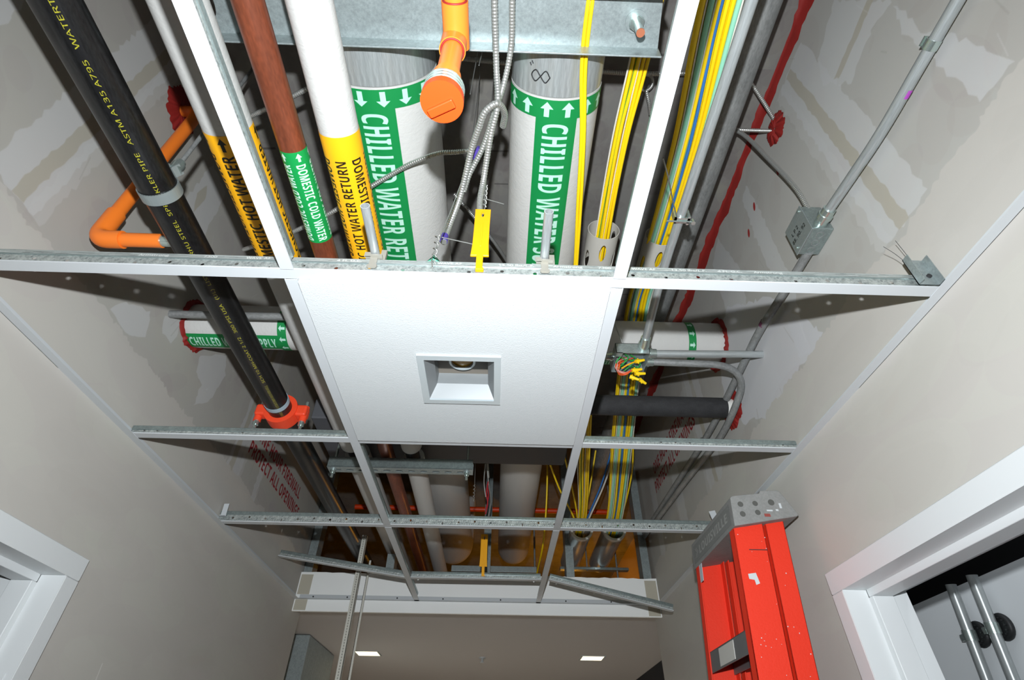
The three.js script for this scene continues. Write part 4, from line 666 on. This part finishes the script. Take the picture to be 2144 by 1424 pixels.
thing('cable_loop', 'small ring of armoured cable hooked to the deck right of the narrow bundle', 'cable', [{ n: 'loop', g: (() => { const g = new THREE.TorusGeometry(0.022, 0.005, 8, 24); g.rotateX(1.1); g.translate(0.815, 0.94, 0.085 - 0.12); return clean(g); })(), m: M.flex }, { n: 'tail', g: flexGeo([[0.82, 0.93, -0.055], [0.835, 0.925, -0.09], [0.85, 0.93, -0.13]], 0.006), m: M.flex }]);
thing('cable_tie', 'purple tape wrap on the looped armoured cable above the main tee', 'tape', [{ n: 'cable_tie', g: cyl([0.2625, 0.215, -0.0712], [0.262, 0.194, -0.0705], 0.0086, 12), m: M.purple }]);
thing('cable_tie', 'dark blue tape wrap where the armoured cables cross', 'tape', [{ n: 'cable_tie', g: cyl([0.318, 0.37, 0.03], [0.335, 0.372, 0.052], 0.0075, 12), m: M.purple }]);
// hanger wires with their twists
function twist(x, y0, y1, z) { const p = []; for (let i = 0; i <= 60; i++) { const t = i / 60; p.push([x + Math.cos(t * 31) * 0.004, y0 + (y1 - y0) * t, z + Math.sin(t * 31) * 0.004]); } return sweepPts(P(p), 0.0013, 6); }
thing('hanger_wire', 'thin hanger wire twisted above the near yellow clip', 'wire', [{ n: 'wire', g: merge([hose([[0.349, 0.195, 0.003], [0.352, 0.225, 0.002], [0.35, 0.26, 0], [0.35, 0.42, 0.0], [0.352, DECK, 0.012]], 0.0013, 20, 6), twist(0.35, 0.225, 0.31, 0), cyl([0.352, 0.255, 0], [0.392, 0.238, 0], 0.0012, 6)]), m: M.wire }]);
thing('hanger_wire', 'thin curled hanger wire hooked through the main tee left of the yellow clip', 'wire', [{ n: 'wire', g: merge([hose([[0.262, 0.022, 0.006], [0.259, 0.05, 0.008], [0.265, 0.09, 0.004], [0.268, 0.13, 0.0], [0.285, 0.24, 0], [0.305, 0.42, 0.0], [0.31, DECK, 0.0]], 0.0013, 30, 6), twist(0.262, 0.035, 0.125, 0.004), cyl([0.27, 0.12, 0], [0.345, 0.098, 0.0], 0.0012, 6)]), m: M.wire }, { n: 'green_tag', g: (() => { const g = new THREE.ConeGeometry(0.013, 0.02, 4, 1, true); g.translate(0.262, 0.052, 0.004); return clean(g); })(), m: mat({ color: 0x5fae92, roughness: 0.5, side: THREE.DoubleSide }), label: 'small pale green tag' }]);
for (const [x, z, dz, l] of [[0.325, 0.17, -0.02, 'thin wire hanging straight from the deck left of the armoured cables'], [0.345, 0.16, 0.05, 'thin slanted wire from the deck towards the armoured cable loop']])
  thing('hanger_wire', l, 'wire', [{ n: 'hanger_wire', g: hose([[x, DECK, z], [x - 0.004, 0.7, z + dz * 0.5], [x - 0.012, 0.42, z + dz]], 0.0011, 10, 5), m: M.wire }]);
// yellow hanger clips on the tees
function yellowClip(x, z, yb, label) {
  const s = new THREE.Shape(); s.moveTo(-0.0175, 0.024); s.lineTo(-0.0155, 0.06); s.lineTo(-0.0152, 0.11); s.lineTo(-0.0155, 0.17); s.lineTo(0.0155, 0.17); s.lineTo(0.0148, 0.11); s.lineTo(0.0150, 0.06); s.lineTo(0.0165, 0.024); s.closePath();
  const h = new THREE.Path(); h.absellipse(0, 0.153, 0.003, 0.009, 0, 2 * Math.PI, true); s.holes.push(h);
  const g = clean(new THREE.ExtrudeGeometry(s, { depth: 0.0035, bevelEnabled: true, bevelSize: 0.0006, bevelThickness: 0.0006, bevelSegments: 1 })); g.translate(x, yb, z + 0.004);
  return thing('hanger_clip', label, 'clip', [{ n: 'strap', g, m: M.yellowPlastic }, { n: 'rib', g: box(x - 0.002, x + 0.002, yb + 0.05, yb + 0.125, z + 0.0075, z + 0.0092, 0.0006), m: M.yellowPlastic }, { n: 'hook', g: merge([box(x - 0.0065, x + 0.0065, yb - 0.018, yb + 0.034, z + 0.0045, z + 0.0085, 0.001), box(x - 0.0065, x + 0.009, yb - 0.019, yb - 0.014, z + 0.003, z + 0.011, 0.001)]), m: M.yellowPlastic }]);
}
yellowClip(0.349, 0, 0.036, 'yellow plastic hanger clip on the near main tee');
yellowClip(0.335, -3 * S, 0.030, 'yellow plastic hanger clip on the far cross tee before the header');
thing('wire_bunch', 'tangle of grey and dark red wires hanging above the far yellow clip', 'wires', [{ n: 'grey_wire', g: merge([flexGeo([[0.33, 0.62, -1.5], [0.335, 0.5, -1.6], [0.345, 0.42, -1.68]], 0.006), hose([[0.335, 0.46, -1.64], [0.35, 0.38, -1.7], [0.36, 0.33, -1.76], [0.35, 0.28, -1.8]], 0.003, 20), hose([[0.33, 0.46, -1.62], [0.325, 0.40, -1.68], [0.335, 0.34, -1.72]], 0.003, 20)]), m: M.flex }, { n: 'red_wire', g: merge([hose([[0.345, 0.40, -1.68], [0.338, 0.36, -1.72], [0.345, 0.32, -1.75], [0.336, 0.28, -1.78]], 0.003, 20), hose([[0.34, 0.39, -1.69], [0.348, 0.35, -1.73], [0.338, 0.30, -1.77]], 0.0026, 20)]), m: M.redWire }]);
thing('hanger_wire', 'thin straight wire hanging left of the far wire tangle', 'wire', [{ n: 'hanger_wire', g: merge([hose([[0.285, DECK, -1.5], [0.285, 0.5, -1.5], [0.29, 0.3, -1.5]], 0.0012, 10, 5), twist(0.289, 0.22, 0.3, -1.5)]), m: M.wire }]);
thing('strut_post', 'slotted grey strut post standing between the chilled mains beyond the tee', 'strut', [{ n: 'strut_post', g: merge([box(0.318, 0.36, 0.12, DECK, -2.42, -2.418), box(0.318, 0.32, 0.12, DECK, -2.42, -2.38), box(0.358, 0.36, 0.12, DECK, -2.42, -2.38)]), m: M.galv }]);

// ---------------------------------------------------------------- data cable bundles with their plastic sleeves
const mainPath = [[0.77, 0.40, 1.8], [0.795, 0.45, 0.7], [0.821, 0.500, 0.321], [0.870, 0.580, -0.033], [0.902, 0.660, -0.473], [0.916, 0.715, -0.782], [0.965, 0.54, -1.47], [1.005, 0.385, -2.02], [1.012, 0.34, -2.35]];
const sidePath = [[0.712, 0.63, 1.8], [0.712, 0.63, 0.7], [0.709, 0.625, 0.168], [0.699, 0.62, -0.05], [0.702, 0.61, -0.41], [0.72, 0.58, -0.8], [0.78, 0.44, -1.5], [0.835, 0.37, -2.02], [0.84, 0.33, -2.35]];
function cable(path, dx, dy, r, m, label, group, wob = 0, ph = 0, spread = 0) {
  const pts = path.map(([x, y, z], i) => [x + dx * (1 + (i === 6 ? spread : 0)) + (i > 0 ? wob * Math.sin(ph + i * 2.1) : 0), y + dy * 0.6 + (i > 0 ? wob * 0.4 * Math.cos(ph + i * 1.7) : 0), z]);
  return thing('data_cable', label, 'cable', [{ n: 'data_cable', g: hose(pts, r, 70, 8), m }], group);
}
{
  const grp = 'cables in the wide bundle beside the right tee', Y = 'yellow data cable in the wide bundle right of the right-hand tee', Mi = 'mint green data cable in the wide bundle right of the right-hand tee', Wh = 'thin white cable in the wide bundle right of the right-hand tee';
  const row = [[M.yellowCable, 0.0052, Y], [M.whiteCable, 0.0022, Wh], [M.mintCable, 0.0064, Mi], [M.whiteCable, 0.0021, Wh], [M.yellowCable, 0.005, Y], [M.blueCable, 0.0042, 'blue data cable weaving through the wide bundle'], [M.yellowCable, 0.005, Y], [M.yellowCable, 0.005, Y], [M.mintCable, 0.0058, Mi], [M.whiteCable, 0.0026, Wh]];
  let x = -0.0405; let i = 0;
  for (const [m, r, l] of row) { x += r; cable(mainPath, x, 0, r, m, l, grp, m === M.blueCable ? 0.004 : 0.0016, i * 1.3, 0.15); x += r; i++; }
  for (let k = 0; k < 7; k++) cable(mainPath, -0.034 + k * 0.0115, 0.019, 0.0052, k === 3 ? M.mintCable : M.yellowCable, k === 3 ? Mi : Y, grp, 0.003, k * 0.9, 0.3);
}
{
  const grp = 'cables in the narrow bundle left of the right tee', Y = 'yellow data cable in the narrow bundle left of the right-hand tee', Wh = 'thin pale cable in the narrow bundle left of the right-hand tee';
  const row = [[M.whiteCable, 0.0024, Wh], [M.yellowCable, 0.0046, Y], [M.greenWire, 0.0014, 'thin green cable in the narrow bundle left of the right-hand tee'], [M.yellowCable, 0.0046, Y], [M.whiteCable, 0.0018, Wh], [M.yellowCable, 0.0046, Y], [M.yellowCable, 0.0046, Y]];
  let x = -0.0235, i = 0;
  for (const [m, r, l] of row) { x += r; cable(sidePath, x, 0, r, m, l, grp, 0.0018, i * 1.7, 0.3); x += r; i++; }
  for (let k = 0; k < 3; k++) cable(sidePath, -0.012 + k * 0.01, 0.014, 0.0046, M.yellowCable, Y, grp, 0.002, k * 1.1, 0.4);
}
for (const [dx, l] of [[-0.0042, 'left of two loose yellow cables lying along the chilled water supply pipe'], [0.0042, 'right of two loose yellow cables lying along the chilled water supply pipe']])
  thing('data_cable', l, 'cable', [{ n: 'data_cable', g: hose([[0.56 + dx, 0.50, 1.0], [0.552 + dx, 0.462, 0.36], [0.553 + dx, 0.458, 0.217], [0.572 + dx * 0.8, 0.452, 0.05], [0.588 + dx, 0.452, -0.14], [0.605 + dx * 0.7, 0.456, -0.351], [0.64 + dx, 0.47, -0.8], [0.70 + dx, 0.48, -1.3]], 0.0042, 50, 8), m: M.yellowCable }]);
for (const [pts, m, l] of [
  [[[0.66, 0.60, -1.5], [0.74, 0.50, -1.75], [0.815, 0.38, -2.05], [0.83, 0.34, -2.3]], M.yellowCable, 'slack yellow cable slanting from the left into the left grey sleeve'],
  [[[0.60, 0.58, -1.6], [0.70, 0.46, -1.85], [0.805, 0.36, -2.06], [0.825, 0.33, -2.3]], M.yellowCable, 'lower slack yellow cable slanting from the left into the left grey sleeve'],
  [[[0.97, 0.62, -1.7], [0.93, 0.50, -1.88], [0.865, 0.375, -2.06], [0.855, 0.34, -2.3]], M.blueCable, 'blue cable slanting from the wide bundle into the left grey sleeve'],
  [[[0.985, 0.60, -1.7], [0.94, 0.49, -1.9], [0.872, 0.37, -2.06], [0.86, 0.34, -2.3]], M.whiteCable, 'white cable beside the slanting blue one into the left grey sleeve'],
  [[[1.03, 0.6, -1.5], [1.06, 0.50, -1.75], [1.05, 0.40, -2.0], [1.035, 0.34, -2.3]], M.yellowCable, 'yellow cable bowing out right of the wide bundle into the right grey sleeve'],
  [[[0.92, 0.7, -1.9], [0.885, 0.52, -2.0], [0.85, 0.38, -2.08], [0.845, 0.34, -2.3]], M.yellowCable, 'short yellow cable dropping steeply into the left grey sleeve'],
  [[[0.64, 0.9, -1.9], [0.655, 0.6, -1.95], [0.64, 0.3, -2.1], [0.62, 0.2, -2.4]], M.yellowCable, 'brownish yellow cable hanging alone right of the chilled supply main']])
  thing('data_cable', l, 'cable', [{ n: 'data_cable', g: hose(pts, 0.0046, 24, 7), m }]);
{
  const ev = new Evaluator();
  const sleeve = (x, y, z0, z1, label) => {
    const mk = (r, a, b) => { const g = new THREE.CylinderGeometry(r, r, b - a, 40); g.rotateX(Math.PI / 2); g.translate(0, 0, (a + b) / 2); const br = new Brush(g); br.updateMatrixWorld(); return br; };
    let o = ev.evaluate(mk(0.05, z0, z1), mk(0.0475, z0 - 0.01, z1 + 0.01), SUBTRACTION);
    for (let k = 0; k < 6; k++) { const a = k * Math.PI / 3 + Math.PI / 2, g = new THREE.CylinderGeometry(0.017, 0.017, 0.04, 20); g.scale(1, 1, 2.0); g.rotateZ(Math.PI / 2); g.scale(1, 0.62, 1); g.translate(0.05, 0, (z0 + z1) / 2 - 0.005 + (k % 2 ? 0.02 : -0.02)); g.rotateZ(a); const b = new Brush(g); b.updateMatrixWorld(); o = ev.evaluate(o, b, SUBTRACTION); }
    const g = clean(o.geometry); g.translate(x, y, 0);
    thing('cable_sleeve', label, 'sleeve', [{ n: 'cable_sleeve', g, m: M.sleeve }]);
  };
  sleeve(0.705, 0.625, -0.50, -0.355, 'slotted grey plastic sleeve around the narrow cable bundle');
  sleeve(0.906, 0.672, -0.56, -0.41, 'slotted grey plastic sleeve around the wide cable bundle');
}
// the two sleeves through the end framing, on their strut
for (const [x, l] of [[0.838, 'left of two thick steel sleeves above the header, white bushing on its mouth'], [1.012, 'right of two thick steel sleeves above the header, white bushing on its mouth']])
  thing('conduit_sleeve', l, 'conduit', [{ n: 'tube', g: ringZ(x, 0.335, -2.62, -2.09, 0.052, 0.057, 32), m: M.emt }, { n: 'bushing', g: ringZ(x, 0.335, -2.10, -2.075, 0.049, 0.0605, 32), m: M.whiteBush, label: 'white plastic bushing' }]);
thing('strut_rail', 'bright strut rail under the two steel sleeves', 'strut', [{ n: 'rail', g: merge([box(0.765, 1.165, 0.262, 0.277, -2.55, -2.51, 0.002)]), m: M.galvBright }, { n: 'rod', g: cyl([1.10, 0.16, -2.53], [1.10, DECK, -2.53], 0.005, 8), m: M.emtDull }, { n: 'rod', g: cyl([0.925, 0.26, -2.53], [0.925, DECK, -2.53], 0.004, 8), m: M.emtDull }]);
thing('strut_rail', 'dark strut rail under the chilled mains behind the header', 'strut', [{ n: 'rail', g: box(0.12, 0.64, 0.29, 0.325, -2.72, -2.68, 0.002), m: M.galv }, { n: 'rod', g: cyl([0.63, 0.29, -2.7], [0.63, DECK, -2.7], 0.006, 8), m: M.emtDull }]);

// ---------------------------------------------------------------- stepladder folded against the right wall
{
  // local frame: u along the ladder's height is vertical, leaning so the foot stands further out than the cap
  const zN = -0.70, zF = -1.035, lean = 0.1, X = (x, y) => x + (y + 0.15) * lean;   // x of a line that passes x at y = -0.15
  const rail = (xc, w, zOut, inw, yT) => {   // C channel: web faces outwards (towards +-z), flanges turned inwards
    const yB = FLOOR + 0.03, q = (x0, x1, z0, z1) => { const g = box(x0, x1, yB, yT, z0, z1, 0.0018), p = g.attributes.position; for (let i = 0; i < p.count; i++) p.setX(i, X(p.getX(i), p.getY(i))); return g; };
    return merge([q(xc - w / 2, xc + w / 2, zOut, zOut + inw * 0.004), q(xc - w / 2, xc - w / 2 + 0.004, zOut, zOut + inw * 0.03), q(xc + w / 2 - 0.004, xc + w / 2, zOut, zOut + inw * 0.03)]);
  };
  const frontN = rail(1.066, 0.082, zN, -1, -0.16), frontF = rail(1.066, 0.082, zF, 1, -0.16), rearN = rail(1.142, 0.052, zN - 0.006, -1, -0.15), rearF = rail(1.142, 0.052, zF + 0.006, 1, -0.15);
  const shearX = (g) => { const p = g.attributes.position; for (let i = 0; i < p.count; i++) p.setX(i, X(p.getX(i), p.getY(i))); return g; };
  const capHoles = [];
  const cap = (() => {
    const prof = new THREE.Shape(); prof.moveTo(1.022, -0.183); prof.lineTo(1.030, -0.108); prof.quadraticCurveTo(1.033, -0.103, 1.042, -0.102); prof.lineTo(1.112, -0.094); prof.lineTo(1.118, -0.086); prof.lineTo(1.160, -0.084); prof.quadraticCurveTo(1.168, -0.084, 1.172, -0.092); prof.lineTo(1.200, -0.150); prof.lineTo(1.196, -0.153); prof.closePath();
    return clean(new THREE.ExtrudeGeometry(prof, { depth: zN - zF + 0.03, bevelEnabled: true, bevelSize: 0.002, bevelThickness: 0.003, bevelSegments: 2 }));
  })();
  cap.translate(0, 0, zF - 0.015); boxUV(cap);
  const zFace = zN + 0.018;
  for (const [x, y, r] of [[1.051, -0.125, 0.0075], [1.092, -0.122, 0.0072], [1.137, -0.118, 0.0085], [1.050, -0.152, 0.0075], [1.092, -0.147, 0.0072]]) capHoles.push({ n: 'hole', g: cyl([x, y, zFace - 0.001], [x, y, zFace + 0.0008], r, 18), m: mat({ color: 0x4f4f4b, roughness: 0.8 }), c: [{ n: 'rivet', g: cyl([x, y, zFace], [x, y, zFace + 0.0016], r * 0.45, 12), m: M.ladderTread }] });
  const txt = canvas(512, 96, (c, w, h) => { c.fillStyle = '#6f706d'; c.fillRect(0, 0, w, h); for (let i = 0; i < 300; i++) { c.fillStyle = rnd() < 0.5 ? 'rgba(40,40,38,0.08)' : 'rgba(190,190,186,0.08)'; c.fillRect(rnd() * w, rnd() * h, 3 + rnd() * 20, 1 + rnd() * 2); } c.strokeStyle = '#8d8e8a'; c.lineWidth = 4; c.beginPath(); c.moveTo(22, 22); c.lineTo(52, 48); c.lineTo(22, 74); c.moveTo(40, 22); c.lineTo(64, 48); c.lineTo(40, 74); c.stroke(); fit(c, 'LOUISVILLE', 80, 48, 400, 44, 0, '#8d8e8a'); });
  const side = new THREE.PlaneGeometry(0.33, 0.055); side.rotateY(-Math.PI / 2); side.translate(1.0235, -0.145, (zN + zF) / 2); { const p = side.attributes.position; for (let i = 0; i < p.count; i++) p.setX(i, p.getX(i) + (p.getY(i) + 0.145) * 0.107); }
  const steps = []; for (let k = 0; k < 7; k++) { const y = -0.44 - k * 0.3, g = merge([box(1.028, 1.10, y + 0.018, y + 0.021, zF + 0.006, zN - 0.006, 0.001), box(1.028, 1.031, y - 0.03, y + 0.021, zF + 0.006, zN - 0.006, 0.001), box(1.097, 1.10, y - 0.03, y + 0.021, zF + 0.006, zN - 0.006, 0.001)]); steps.push({ n: 'step', g: shearX(g), m: M.ladderTread, c: k ? [] : [{ n: 'label_sticker', g: shearX(box(1.0265, 1.0279, y - 0.026, y + 0.016, -0.93, -0.82)), m: mat({ color: 0xb9b7b0, roughness: 0.7 }) }] }); }
  const sticker = shearX((() => { const s = new THREE.Shape(); s.moveTo(1.044, -0.300); s.lineTo(1.064, -0.297); s.lineTo(1.070, -0.322); s.lineTo(1.060, -0.326); s.lineTo(1.058, -0.314); s.lineTo(1.045, -0.312); s.closePath(); const g = clean(new THREE.ExtrudeGeometry(s, { depth: 0.0006, bevelEnabled: false })); g.translate(0, 0, zN + 0.0002); return g; })());
  const crack = shearX(box(1.058, 1.106, -0.2405, -0.2385, zN + 0.0001, zN + 0.0008));
  const plate = shearX(box(1.0245, 1.0255, -0.225, -0.165, zF + 0.004, zF + 0.055)); plate.translate(0, -0.01, 0);
  const spots = []; for (let k = 0; k < 30; k++) { const y = -0.19 - rnd() * 0.38, x = 1.03 + rnd() * 0.13; if (x > 1.105 && x < 1.118) continue; spots.push(shearX(box(x, x + 0.0008 + rnd() * 0.0018, y, y + 0.0008 + rnd() * 0.002, (x > 1.11 ? zN - 0.006 : zN), (x > 1.11 ? zN - 0.006 : zN) + 0.0006))); }
  thing('stepladder', 'orange fibreglass stepladder with grey top cap leaning folded on the right wall', 'ladder', [
    { n: 'rail', g: frontN, m: M.ladder, c: [{ n: 'sticker', g: sticker, m: M.white }, { n: 'crack', g: crack, m: M.dark }] }, { n: 'rail', g: frontF, m: M.ladder, c: [{ n: 'label_plate', g: plate, m: mat({ color: 0xb8c0c6, roughness: 0.4 }) }] }, { n: 'rear_rail', g: rearN, m: M.ladder }, { n: 'rear_rail', g: rearF, m: M.ladder },
    { n: 'top_cap', g: cap, m: M.ladderCap, c: [{ n: 'moulded_lettering', g: clean(side), m: mat({ map: txt, roughness: 0.75 }) }, ...capHoles.map((h) => ({ n: h.n, g: h.g, m: h.m })), { n: 'paint_smear', g: merge([box(1.118, 1.134, -0.143, -0.139, zFace, zFace + 0.0005), box(1.156, 1.162, -0.134, -0.120, zFace, zFace + 0.0005), box(1.143, 1.150, -0.142, -0.137, zFace, zFace + 0.0005)]), m: M.white }, { n: 'paint_smear', g: box(1.108, 1.124, -0.158, -0.150, zFace, zFace + 0.0005), m: mat({ color: 0x8a3f38, roughness: 0.7 }) }] },
    ...steps, { n: 'paint_speck', g: merge(spots), m: M.white, kind: 'stuff' },
    { n: 'foot', g: shearX(merge([box(1.02, 1.112, FLOOR, FLOOR + 0.04, zN - 0.034, zN + 0.004), box(1.02, 1.112, FLOOR, FLOOR + 0.04, zF - 0.004, zF + 0.034), box(1.112, 1.172, FLOOR, FLOOR + 0.04, zN - 0.04, zN - 0.002), box(1.112, 1.172, FLOOR, FLOOR + 0.04, zF + 0.002, zF + 0.04)])), m: M.black }]);
}
// two lengths of ceiling angle stood on end before the header
{
  const dots = canvas(64, 64, (c, w, h) => { c.fillStyle = '#c9c7bc'; c.fillRect(0, 0, w, h); c.fillStyle = '#8f8d83'; c.fillRect(46, 6, 14, 20); c.fillRect(46, 38, 14, 20); }, { repeat: [45, 45] });
  const m = mat({ map: dots, roughness: 0.55, metalness: 0.1 });
  thing('ceiling_angle', 'wider of two pale metal strips standing upright before the header', 'metal strip', [{ n: 'ceiling_angle', g: merge([box(-0.281, -0.259, FLOOR, 0.25, -2.002, -2.0005), box(-0.2605, -0.259, FLOOR, 0.25, -2.022, -2.0005)]), m }]);
  thing('ceiling_angle', 'narrower of two pale metal strips standing upright before the header', 'metal strip', [{ n: 'ceiling_angle', g: merge([box(-0.247, -0.245, FLOOR, 0.156, -2.112, -2.09), box(-0.247, -0.236, FLOOR, 0.156, -2.0915, -2.09)]), m }]);
}
// ---------------------------------------------------------------- the room beyond
const warm = 0xffc070;
for (const [x, z, l] of [[-0.486, -3.57, 'lit square downlight on the left in the far ceiling'], [1.087, -3.61, 'lit square downlight on the right in the far ceiling']]) {
  thing('recessed_downlight', l, 'downlight', [{ n: 'trim_ring', g: merge([box(x - 0.085, x + 0.085, -0.003, 0.0, z - 0.085, z - 0.075), box(x - 0.085, x + 0.085, -0.003, 0.0, z + 0.075, z + 0.085), box(x - 0.085, x - 0.075, -0.003, 0.0, z - 0.075, z + 0.075), box(x + 0.075, x + 0.085, -0.003, 0.0, z - 0.075, z + 0.075)]), m: M.trim },
    { n: 'lamp_panel', g: box(x - 0.075, x + 0.075, -0.002, 0.0, z - 0.075, z + 0.075), m: mat({ color: 0xfff0d0, emissive: 0xffe9c0, emissiveIntensity: 2.2 }) }]);
  const a = new THREE.SpotLight(0xfff2e4, 24, 0, THREE.MathUtils.degToRad(44), 0.5, 2); a.position.set(x, H - 0.008, z); a.target.position.set(x, 0, z); a.shadow.radius = 3; a.castShadow = true; scene.add(a, a.target);
}
thing('ceiling_sprinkler', 'small white sprinkler head in the middle of the far ceiling', 'sprinkler', [{ n: 'plate', g: discY(0.31, -0.008, 0.0, -3.65, 0.022), m: M.white }, { n: 'head', g: merge([discY(0.31, -0.03, -0.008, -3.65, 0.008, 12), discY(0.31, -0.034, -0.03, -3.65, 0.016, 16)]), m: M.white }]);
thing('metal_column', 'grey galvanised column standing in the room beyond, at the left', 'column', [{ n: 'casing', g: box(-1.2, -0.735, FLOOR, -0.003, -3.65, -3.0, 0.006), m: mat({ map: galvMap, roughness: 0.7, metalness: 0.1 }) }, { n: 'seam', g: box(-1.2, -0.74, -0.262, -0.258, -2.9995, -2.997), m: M.dark }]);
// warm work lamp lying on the far ceiling, out of sight behind the header
{
  const x = 1.05, y = 0.075, z = -4.3;
  thing('work_lamp', 'bare warm bulb lying above the far ceiling behind the header', 'lamp', [{ n: 'bulb', g: (() => { const g = new THREE.SphereGeometry(0.035, 20, 14); g.translate(x, y, z); return clean(g); })(), m: mat({ color: 0xffe2a8, emissive: 0xffb040, emissiveIntensity: 3 }) }, { n: 'socket', g: cyl([x + 0.03, y, z], [x + 0.1, y - 0.03, z], 0.02, 14), m: M.black }]);
  const p = new THREE.PointLight(0xffae38, 0.9); p.position.set(x, H + y + 0.045, z); p.castShadow = true; p.shadow.radius = 1.5; scene.add(p);
}
// warm downlight in the corridor behind the photographer
{
  const x = 0.31, z = 1.95;
  thing('recessed_downlight', 'lit warm downlight in the corridor ceiling behind the photographer', 'downlight', [{ n: 'can', g: box(x - 0.1, x + 0.1, 0.001, 0.12, z - 0.1, z + 0.1), m: M.galv }, { n: 'lamp_panel', g: box(x - 0.09, x + 0.09, -0.002, 0.001, z - 0.09, z + 0.09), m: mat({ color: 0xfff0d0, emissive: 0xffcf8a, emissiveIntensity: 2 }) }]);
  const a = new THREE.RectAreaLight(warm, 5, 0.18, 0.18); a.position.set(x, H - 0.006, z); a.lookAt(x, 0, z); scene.add(a);
}
// fluorescent strip in the room behind the right door
{
  const x = 1.60, z = -0.35, y = 0.35;
  thing('strip_light', 'white fluorescent strip hung inside the room behind the right door', 'lamp', [{ n: 'housing', g: box(x - 0.05, x + 0.05, y + 0.004, y + 0.06, z - 0.6, z + 0.6), m: M.white }, { n: 'tube_panel', g: box(x - 0.04, x + 0.04, y, y + 0.004, z - 0.58, z + 0.58), m: mat({ color: 0xffffff, emissive: 0xf2f8ff, emissiveIntensity: 1.5 }) }, { n: 'hanger', g: merge([cyl([x, y + 0.06, z - 0.5], [x, DECK, z - 0.5], 0.003, 6), cyl([x, y + 0.06, z + 0.5], [x, DECK, z + 0.5], 0.003, 6)]), m: M.wire }]);
  const a = new THREE.RectAreaLight(0xf0f7ff, 7, 0.08, 1.16); a.position.set(x, H + y - 0.004, z); a.lookAt(x, 0, z); scene.add(a);
}
// conduits in the room behind the right door
for (const [z, l] of [[-1.052, 'left of two conduits with black grommets seen through the right doorway'], [-0.957, 'right of two conduits with black grommets seen through the right doorway']]) {
  const x = 1.825, zt = (y) => z + (y + 0.245) * 0.16, zg = zt(-0.35) + 0.006;
  const ribs = []; for (let k = 0; k < 12; k++) { const a = k / 12 * 2 * Math.PI; ribs.push(box(1.836, 1.844, -0.35 + Math.sin(a) * 0.024 - 0.002, -0.35 + Math.sin(a) * 0.024 + 0.002, zg + Math.cos(a) * 0.024 - 0.002, zg + Math.cos(a) * 0.024 + 0.002)); }
  const gr = merge([(() => { const g = new THREE.TorusGeometry(0.027, 0.009, 10, 24); g.rotateY(Math.PI / 2); g.translate(1.85, -0.35, zg); return clean(g); })(), cyl([1.842, -0.35, zg], [1.8595, -0.35, zg], 0.027, 20), ...ribs]);
  thing('emt_conduit', l, 'conduit', [{ n: 'tube', g: cyl([x, -0.214, zt(-0.214)], [x, -2.3, zt(-2.3)], 0.0148, 18), m: M.emt }, { n: 'clamp', g: merge([cyl([x, -0.338, zt(-0.338)], [x, -0.366, zt(-0.366)], 0.018, 18), box(x - 0.008, x + 0.012, -0.362, -0.345, zt(-0.35) - 0.032, zt(-0.35))]), m: M.zinc }, { n: 'grommet', g: gr, m: M.black, label: 'round black rubber grommet' }]);
}
scene.traverse((o) => { if (o.isMesh) { o.castShadow = true; o.receiveShadow = true; } });
renderer.render(scene, camera);
